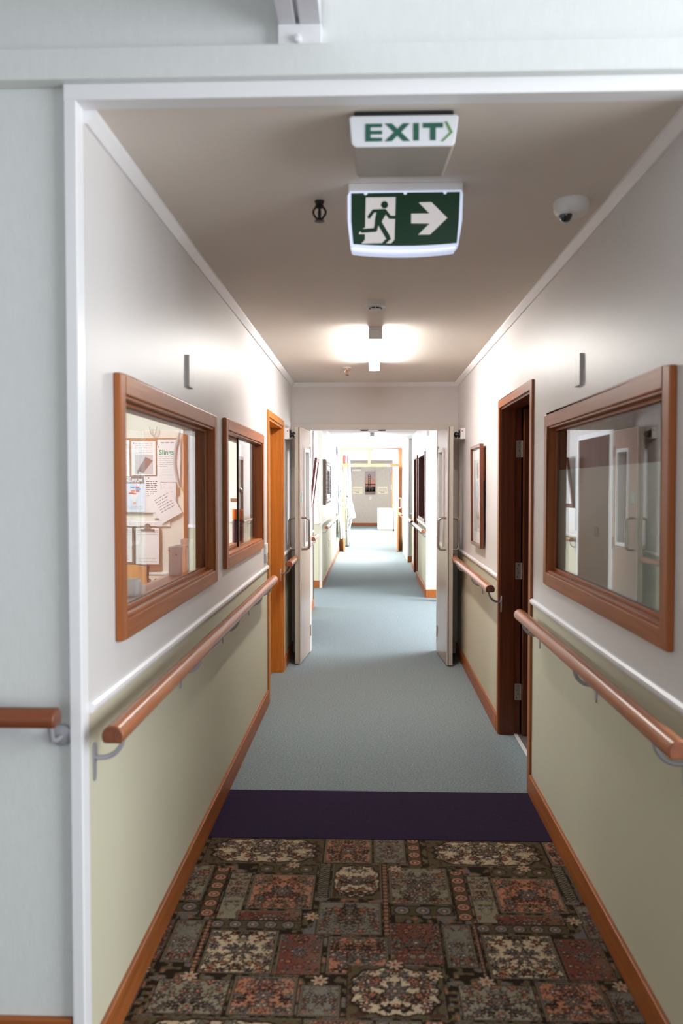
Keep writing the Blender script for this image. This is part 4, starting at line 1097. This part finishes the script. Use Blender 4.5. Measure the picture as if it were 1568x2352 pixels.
def handset(label, x, y, z, w, d, h, dot):
    root = thing('call_handset', label, 'handset', (x, y, z), 'white units on the office counter')
    MB().box(x - w / 2, x + w / 2, y - d / 2, y + d / 2, z, z + h).build('case', M['white'], root, bevel=0.006)
    MB().box(x - w / 2 - 0.001, x + w / 2 + 0.001, y - d / 2 - 0.001, y + d / 2 + 0.001, z + h - 0.016, z + h + 0.002).build('cap', M['trim'], root, bevel=0.003)
    if dot: MB().lathe((x + 0.008, y - d / 2, z + h - 0.030), [(0.004, 0), (0.003, -0.002)], 10, 'y').build('badge', M['ink'], root)
    if dot == 2: MB().lathe((x + w / 2 - 0.022 - w / 2, y - d / 2 - 0.001, z + h - 0.013), [(0.003, 0), (0.0025, -0.002)], 10, 'y').build('red_light', M['red'], root)
handset('tall white unit with a red spot on the counter, nearest of the three standing together', -0.800, 3.38, 1.118, 0.050, 0.040, 0.130, 2)
handset('tall white unit in the middle of the three on the office counter', -0.803, 3.485, 1.118, 0.046, 0.040, 0.128, 1)
handset('tall white unit against the window jamb, last of the three on the counter', -0.792, 3.56, 1.118, 0.044, 0.040, 0.150, 1)
root = thing('table_alarm', 'rounded white box alone on the counter at the near window corner', 'alarm', (-0.79, 2.74, 1.118))
MB().box(-0.815, -0.768, 2.715, 2.765, 1.118, 1.190).build('case', M['white'], root, bevel=0.010)
MB().box(-0.816, -0.767, 2.72, 2.76, 1.118, 1.128).build('base', M['greyplate'], root, bevel=0.003)

# spray can and soap dispenser behind the sliding window
root = thing('spray_can', 'maroon aerosol can with an orange cap behind the sliding window', 'can', (-0.785, 4.89, 1.118))
MB().lathe((-0.785, 4.89, 1.118), [(0.026, 0), (0.031, 0.004), (0.031, 0.172), (0.026, 0.182)], 32).build('body', M['maroon'], root)
MB().lathe((-0.785, 4.89, 1.118), [(0.030, 0.182), (0.0305, 0.186), (0.0305, 0.240), (0.029, 0.243), (0.010, 0.244)], 32).build('cap', M['orange'], root)
mb = MB(); mb.box(-0.812, -0.793, 4.8575, 4.8590, 1.124, 1.160); mb.build('label_patch', M['paper'], root)
mb = MB()
for k in range(7): mb.box(-0.810 + k * 0.0023, -0.8088 + k * 0.0023, 4.857, 4.8575, 1.130, 1.154)
mb.build('barcode', M['inkdark'], root)
root = thing('soap_dispenser', 'white rounded soap dispenser on the office wall above the spray can', 'dispenser', (-1.135, 6.95, 1.19))
P = [(-1.19, 1.19), (-1.08, 1.19), (-1.08, 1.44)] + [(-1.135 + 0.055 * math.cos(a), 1.44 + 0.06 * math.sin(a)) for a in [PI * k / 10 for k in range(1, 10)]] + [(-1.19, 1.44)]
MB().prism(P, 'xz', 6.90, 7.0).build('case', M['white'], root, bevel=0.008)
MB().box(-1.165, -1.10, 6.895, 6.902, 1.37, 1.395).build('window_slot', M['clipboard'], root)
root = thing('hanging_cable', 'curved grey cable hanging beside the papers on the office wall', 'cable', (-1.61, 6.95, 1.7))
pts = []
for k in range(25):
    t = k / 24
    pts.append((-1.600 - 0.050 * math.sin(PI * t * 0.95), 6.955, 1.965 - 0.48 * t))
MB().tube(pts, 0.010, 10).build('cord', M['greyplate'], root)
root = thing('pull_cord', 'looped grey cord hanging above the tablet photo sheet', 'cord', (-1.83, 6.9, 1.95))
MB().tube([(-1.83 - 0.030 * math.cos(PI * k / 16), 6.96, 2.00 - 0.075 * math.sin(PI * k / 16)) for k in range(17)], 0.004, 8).build('cord', M['greyplate'], root)

# ------------------------------------------------------------------ far end
YD = 19.38
r = thing('door_6', 'timber door frame with glazed transom far down the corridor', 'door', (0.03, YD, 0), kind='structure')
mb = MB()
mb.box(-0.70, -0.625, YD - 0.05, YD + 0.05, 0, 2.37); mb.box(0.665, 0.75, YD - 0.05, YD + 0.05, 0, 2.37)
mb.box(-0.625, 0.665, YD - 0.05, YD + 0.05, 1.945, 2.015, 1); mb.box(-0.625, 0.665, YD - 0.05, YD + 0.05, 2.335, 2.37, 1)
mb.box(-0.04, 0.015, YD - 0.05, YD + 0.05, 2.015, 2.335)
FW = [wood('pale_far_timber_z', (0.56, 0.26, 0.12), (0.46, 0.19, 0.08), 'z'), wood('pale_far_timber_x', (0.56, 0.26, 0.12), (0.46, 0.19, 0.08), 'x')]
mb.build('frame', FW, r, bevel=0.003)
MB().box(-0.625, -0.04, YD - 0.003, YD + 0.003, 2.015, 2.335).box(0.015, 0.665, YD - 0.003, YD + 0.003, 2.015, 2.335).build('transom_glass', M['glass'], r)
MB().box(0.07, 0.66, YD - 0.09, YD - 0.06, 2.31, 2.355).build('rolled_blind', M['blind'], r)
for s, x in ((-1, -0.42), (1, 0.42)): MB().box(x - 0.06, x + 0.06, YD - 0.11, YD - 0.05, 1.95, 1.99).build('door_closer', M['white'], r)
wall('wall_far.001', 'strip of wall above the timber transom', 'xz', YD - 0.03, YD + 0.03, XL, 0.75, z0=2.37)
def far_leaf(name, label, hx, fx, fy):
    root = thing(name, label, 'door', (hx, YD, 0), kind='structure')
    d = Vector((fx - hx, fy - YD + 0.05, 0)); Ln = d.length; d.normalize(); n = Vector((-d.y, d.x, 0))
    def place(mb):
        mb.v = [(hx + d.x * u + n.x * w, YD - 0.05 + d.y * u + n.y * w, z) for u, w, z in mb.v]; return mb
    mb = MB(); mb.ring('xz', 0, Ln, 0.01, 1.94, 0.11, -0.02, 0.02, wb=0.30); place(mb).build('leaf_frame', [FW[0], FW[0]], root, bevel=0.002)
    mb = MB(); mb.box(0.11, Ln - 0.11, -0.003, 0.003, 0.31, 1.83); place(mb).build('glass_pane', M['glass'], root)
    for s in (1, -1):
        mb = MB(); u = Ln - 0.07
        mb.tube([(u, s * 0.02, 1.22), (u, s * 0.07, 1.22), (u, s * 0.075, 1.21), (u, s * 0.075, 1.01), (u, s * 0.07, 1.0), (u, s * 0.02, 1.0)], 0.011, 8)
        place(mb).build('pull_handle', M['white'], root)
far_leaf('door_7', 'left timber leaf folded open by the curtain, far away', -0.615, -0.575, 18.76)
far_leaf('door_8', 'right timber leaf folded open far down the corridor', 0.655, 0.635, 18.76)

def curtain(label, prof, yc, yd, folds, ph, name='window_curtain'):
    """prof: (z, xleft, xright) down the cloth; closed gathered bundle"""
    NA = 72; vs, fs = [], []
    prof2 = []
    for (za, la, ra), (zb, lb, rb) in zip(prof, prof[1:]):
        for k in range(6):
            t = k / 6; s = t * t * (3 - 2 * t)
            prof2.append((za + (zb - za) * t, la + (lb - la) * s, ra + (rb - ra) * s))
    prof2.append(prof[-1])
    for z, l, r_ in prof2:
        cx_, hw = (l + r_) / 2, (r_ - l) / 2
        for k in range(NA):
            a = 2 * PI * k / NA
            q = 1 + 0.16 * math.sin(folds * a + ph + z * 1.5) + 0.07 * math.sin(2.3 * folds * a - z * 3)
            vs.append((cx_ + hw * math.cos(a) * min(q, 1.12), yc + yd * math.sin(a) * q * (0.55 + hw * 2.2), z))
    n = len(prof2)
    for i in range(n - 1):
        for k in range(NA):
            fs.append((i * NA + k, i * NA + (k + 1) % NA, (i + 1) * NA + (k + 1) % NA, (i + 1) * NA + k))
    fs.append(list(range(NA))); fs.append([(n - 1) * NA + k for k in range(NA)][::-1])
    root = thing(name, label, 'curtain', ((prof[0][1] + prof[0][2]) / 2, yc, prof[-1][0]), 'flowered curtains by the timber doors')
    MB().add(vs, fs, 0, True).build('cloth', M['curtain'], root)
    return root
c1 = curtain('white flowered curtain tied back before the timber doors on the left', [(2.34, -0.695, -0.63), (1.9, -0.695, -0.59), (1.5, -0.695, -0.58), (1.30, -0.695, -0.585), (1.12, -0.695, -0.60), (0.85, -0.695, -0.575), (0.60, -0.69, -0.54), (0.40, -0.69, -0.53)], 17.6, 0.5, 9, 0.0)
mb = MB(); mb.tube([(-0.69, 17.1, 1.25), (-0.66, 17.2, 1.20), (-0.58, 17.25, 1.10), (-0.575, 17.6, 1.10), (-0.60, 17.9, 1.14)], 0.02, 8); mb.build('tie_band', M['curtain'], c1)
c2 = curtain('white flowered curtain flaring out behind the left timber leaf', [(2.25, -0.60, -0.50), (1.9, -0.60, -0.48), (1.5, -0.60, -0.47), (1.2, -0.605, -0.46), (0.95, -0.60, -0.40), (0.72, -0.60, -0.355), (0.66, -0.60, -0.45), (0.4, -0.60, -0.49), (0.03, -0.60, -0.48)], 20.6, 0.35, 8, 1.0)

root = thing('bridge_picture', 'tall print of a suspension bridge tower at dusk on the end wall', 'picture', (0.022, FAR, 1.161 + 0.0))
x0, x1, z0, z1 = -0.17, 0.215, 1.17, 2.04
MB().box(x0, x1, FAR - 0.03, FAR - 0.002, z0, z1).build('canvas', M['dusk'], root)
mb = MB(); yb = FAR - 0.032
dk = mat('bridge_print_dark', (0.035, 0.018, 0.016), 0.6)
tx = x0 + 0.40 * (x1 - x0)
for s in (-0.035, 0.035): mb.box(tx + s - 0.012, tx + s + 0.012, yb, yb + 0.001, z0 + 0.12, z1 - 0.12)
for k in range(6): mb.box(tx - 0.04, tx + 0.04, yb, yb + 0.001, z1 - 0.14 - k * 0.075, z1 - 0.115 - k * 0.075)
mb.box(x0, x1, yb, yb + 0.001, z0 + 0.36, z0 + 0.40); mb.box(x0, x1, yb, yb + 0.001, z0 + 0.10, z0 + 0.13)
rr = random.Random(4)
for k in range(26):
    a = x0 + (x1 - x0 - 0.03) * rr.random(); mb.box(a, a + 0.03, yb, yb + 0.001, z0 + 0.12, z0 + 0.15 + 0.18 * rr.random())
for a, b in (((tx - 0.03, z1 - 0.13), (x0, z0 + 0.55)), ((tx + 0.03, z1 - 0.13), (x1, z0 + 0.45))):
    mb.prism([(a[0], a[1]), (a[0], a[1] - 0.008), (b[0], b[1] - 0.008), (b[0], b[1])], 'xz', yb, yb + 0.001)
mb.build('tower_print', dk, root)
def sign(label, x0, x1, z0, z1, rows):
    root = thing('direction_sign', label, 'sign', ((x0 + x1) / 2, FAR, z0), 'cream direction signs on the end wall')
    MB().box(x0, x1, FAR - 0.012, FAR - 0.001, z0, z1).build('plate', M['signplate'], root, bevel=0.002)
    mb = MB(); c = (x0 + x1) / 2
    for k, s in enumerate(rows): txt(mb, s, c, z1 - 0.092 - k * 0.052, 0.048, FAR - 0.0125)
    mb.box(c - 0.07, c + 0.07, FAR - 0.0135, FAR - 0.0125, z0 + 0.045, z0 + 0.066)
    mb.build('lettering', M['inkdark'], root)
sign('cream direction sign left of the bridge print', -0.64, -0.27, 1.20, 1.475, ['Recreation Room', 'East Suites', 'Rooms 10 - 17'])
sign('cream direction sign right of the bridge print', 0.30, 0.67, 1.20, 1.475, ['Dining Lounge', 'Serenity Retreat', 'Rooms 20 - 30'])
root = thing('light_switch', 'small white switch below the bridge print', 'switch', (0.03, FAR, 0.98))
MB().box(-0.01, 0.07, FAR - 0.012, FAR - 0.001, 0.98, 1.09).build('plate', M['white'], root, bevel=0.003)
MB().box(0.02, 0.04, FAR - 0.017, FAR - 0.012, 1.02, 1.05).build('rocker', M['greyplate'], root)
root = thing('white_cabinet', 'white low cabinet against the right wall before the end wall', 'cabinet', (0.54, 27.6, 0))
MB().box(0.27, 0.80, 27.4, 28.6, 0.06, 0.735).build('body', M['white'], root, bevel=0.008)
MB().box(0.30, 0.78, 27.45, 28.55, 0.0, 0.06).build('plinth', M['greyplate'], root)
MB().box(0.28, 0.525, 27.388, 27.4, 0.08, 0.71).build('cabinet_door', M['white'], root, bevel=0.003)
MB().box(0.545, 0.79, 27.388, 27.4, 0.08, 0.71).build('cabinet_door', M['white'], root, bevel=0.003)
r = thing('door_9', 'narrow timber door edge at the far right of the end wall', 'door', (0.81, 29.8, 0), kind='structure')
MB().box(0.78, 0.822, 29.2, 30.3, 0.0, 2.0).build('door_panel', FW[0], r)
plate('notice_card', 'white card on the timber door at the far right', 1, 0.781, 29.5, 30.0, 1.35, 1.55, 0.01, M['white'], 'card')
plate('alarm_box', 'red alarm box behind the left transom pane', -1, XL, 20.0, 20.2, 2.02, 2.24, 0.12, M['red'], 'alarm')
o = MB().box(-0.66, -0.34, FAR - 0.12, FAR + 0.002, 2.05, 2.12).build('wall_unit', M['white'], bevel=0.004, origin=(-0.5, FAR, 2.05))
tag(o, 'white flat unit high on the end wall, left of the bridge print', 'unit')
plate('small_picture', 'small dark framed picture on the right wall behind the timber doors', 1, 0.82, 22.5, 22.9, 1.3, 1.75, 0.02, M['oxblood'], 'picture')

# bag sliver by the right return wall
o = MB().lathe((0.935, 10.75, 0.0), [(0.045, 0.0), (0.065, 0.03), (0.070, 0.15), (0.050, 0.26), (0.015, 0.30)], 20).build('cloth_bag', M['dove'], origin=(0.935, 10.75, 0))
tag(o, 'dark purple cloth bag on the floor beside the lit right return wall', 'bag')

# ------------------------------------------------------------------ light
def area(name, loc, rot, sx, sy, power, col):
    L = bpy.data.lights.new(name, 'AREA')
    L.shape = 'RECTANGLE'; L.size = sx; L.size_y = sy; L.energy = power; L.color = col
    o = bpy.data.objects.new(name, L); COL.objects.link(o)
    o.location = loc; o.rotation_euler = rot
    return o
DAY = (0.90, 0.955, 1.0)
TOX_NEG = (0, PI / 2, 0)          # shines towards -x
TOX_POS = (0, -PI / 2, 0)
area('daylight_near_right', (3.25, 0.3, 1.75), TOX_NEG, 1.9, 2.6, 155, DAY)
area('daylight_near_back', (0.0, -3.25, 1.65), (PI / 2, 0, 0), 5.0, 1.9, 28, DAY)
area('daylight_recess_right', (3.28, 9.3, 1.45), TOX_NEG, 1.3, 2.6, 300, DAY)
area('daylight_passage_left', (-3.28, 11.15, 1.5), TOX_POS, 1.2, 1.5, 75, DAY)
area('daylight_curtain', (XL - 0.2, 17.65, 1.55), TOX_POS, 1.15, 2.0, 75, DAY)
area('daylight_bright_right', (0.95, 17.7, 1.55), TOX_NEG, 1.15, 1.95, 340, DAY)
area('daylight_far_left', (XL - 0.2, 21.9, 1.5), TOX_POS, 1.2, 2.0, 100, DAY)
area('daylight_far_left_second', (XL - 0.2, 26, 1.5), TOX_POS, 1.2, 3.9, 300, DAY)
area('daylight_far_right', (1.02, 21.9, 1.5), TOX_NEG, 1.2, 2.9, 340, DAY)
area('daylight_far_right_second', (1.02, 26.1, 1.5), TOX_NEG, 1.2, 3.7, 330, DAY)

w = bpy.data.worlds.new('sky'); SC.world = w; w.use_nodes = True
bg = w.node_tree.nodes['Background']
bg.inputs['Color'].default_value = (0.80, 0.90, 1.0, 1); bg.inputs['Strength'].default_value = 0.45

# ------------------------------------------------------------------ camera
cd = bpy.data.cameras.new('camera'); co = bpy.data.objects.new('camera', cd); COL.objects.link(co)
cd.sensor_fit = 'VERTICAL'; cd.sensor_height = 36.0; cd.sensor_width = 24.0
cd.lens = 36.0 * 1900.0 / 2352.0
co.location = (0, 0, 1.5)
co.rotation_euler = (PI / 2 - 0.03165, 0, 0.0340)
cd.dof.use_dof = True; cd.dof.focus_distance = 7.0; cd.dof.aperture_fstop = 3.2
cd.clip_start = 0.05; cd.clip_end = 200
SC.camera = co
SC.view_settings.view_transform = 'Standard'
SC.view_settings.look = 'None'
SC.view_settings.gamma = 1.0
SC.view_settings.exposure = 0.14
SC.view_settings.use_curve_mapping = False
cy = SC.cycles
cy.use_denoising = True
cy.max_bounces = 10; cy.diffuse_bounces = 5; cy.glossy_bounces = 4; cy.transparent_max_bounces = 16
cy.caustics_reflective = False; cy.caustics_refractive = False
cy.sample_clamp_indirect = 6.0

for ob in list(bpy.data.objects):
    if '_o' in ob: del ob['_o']
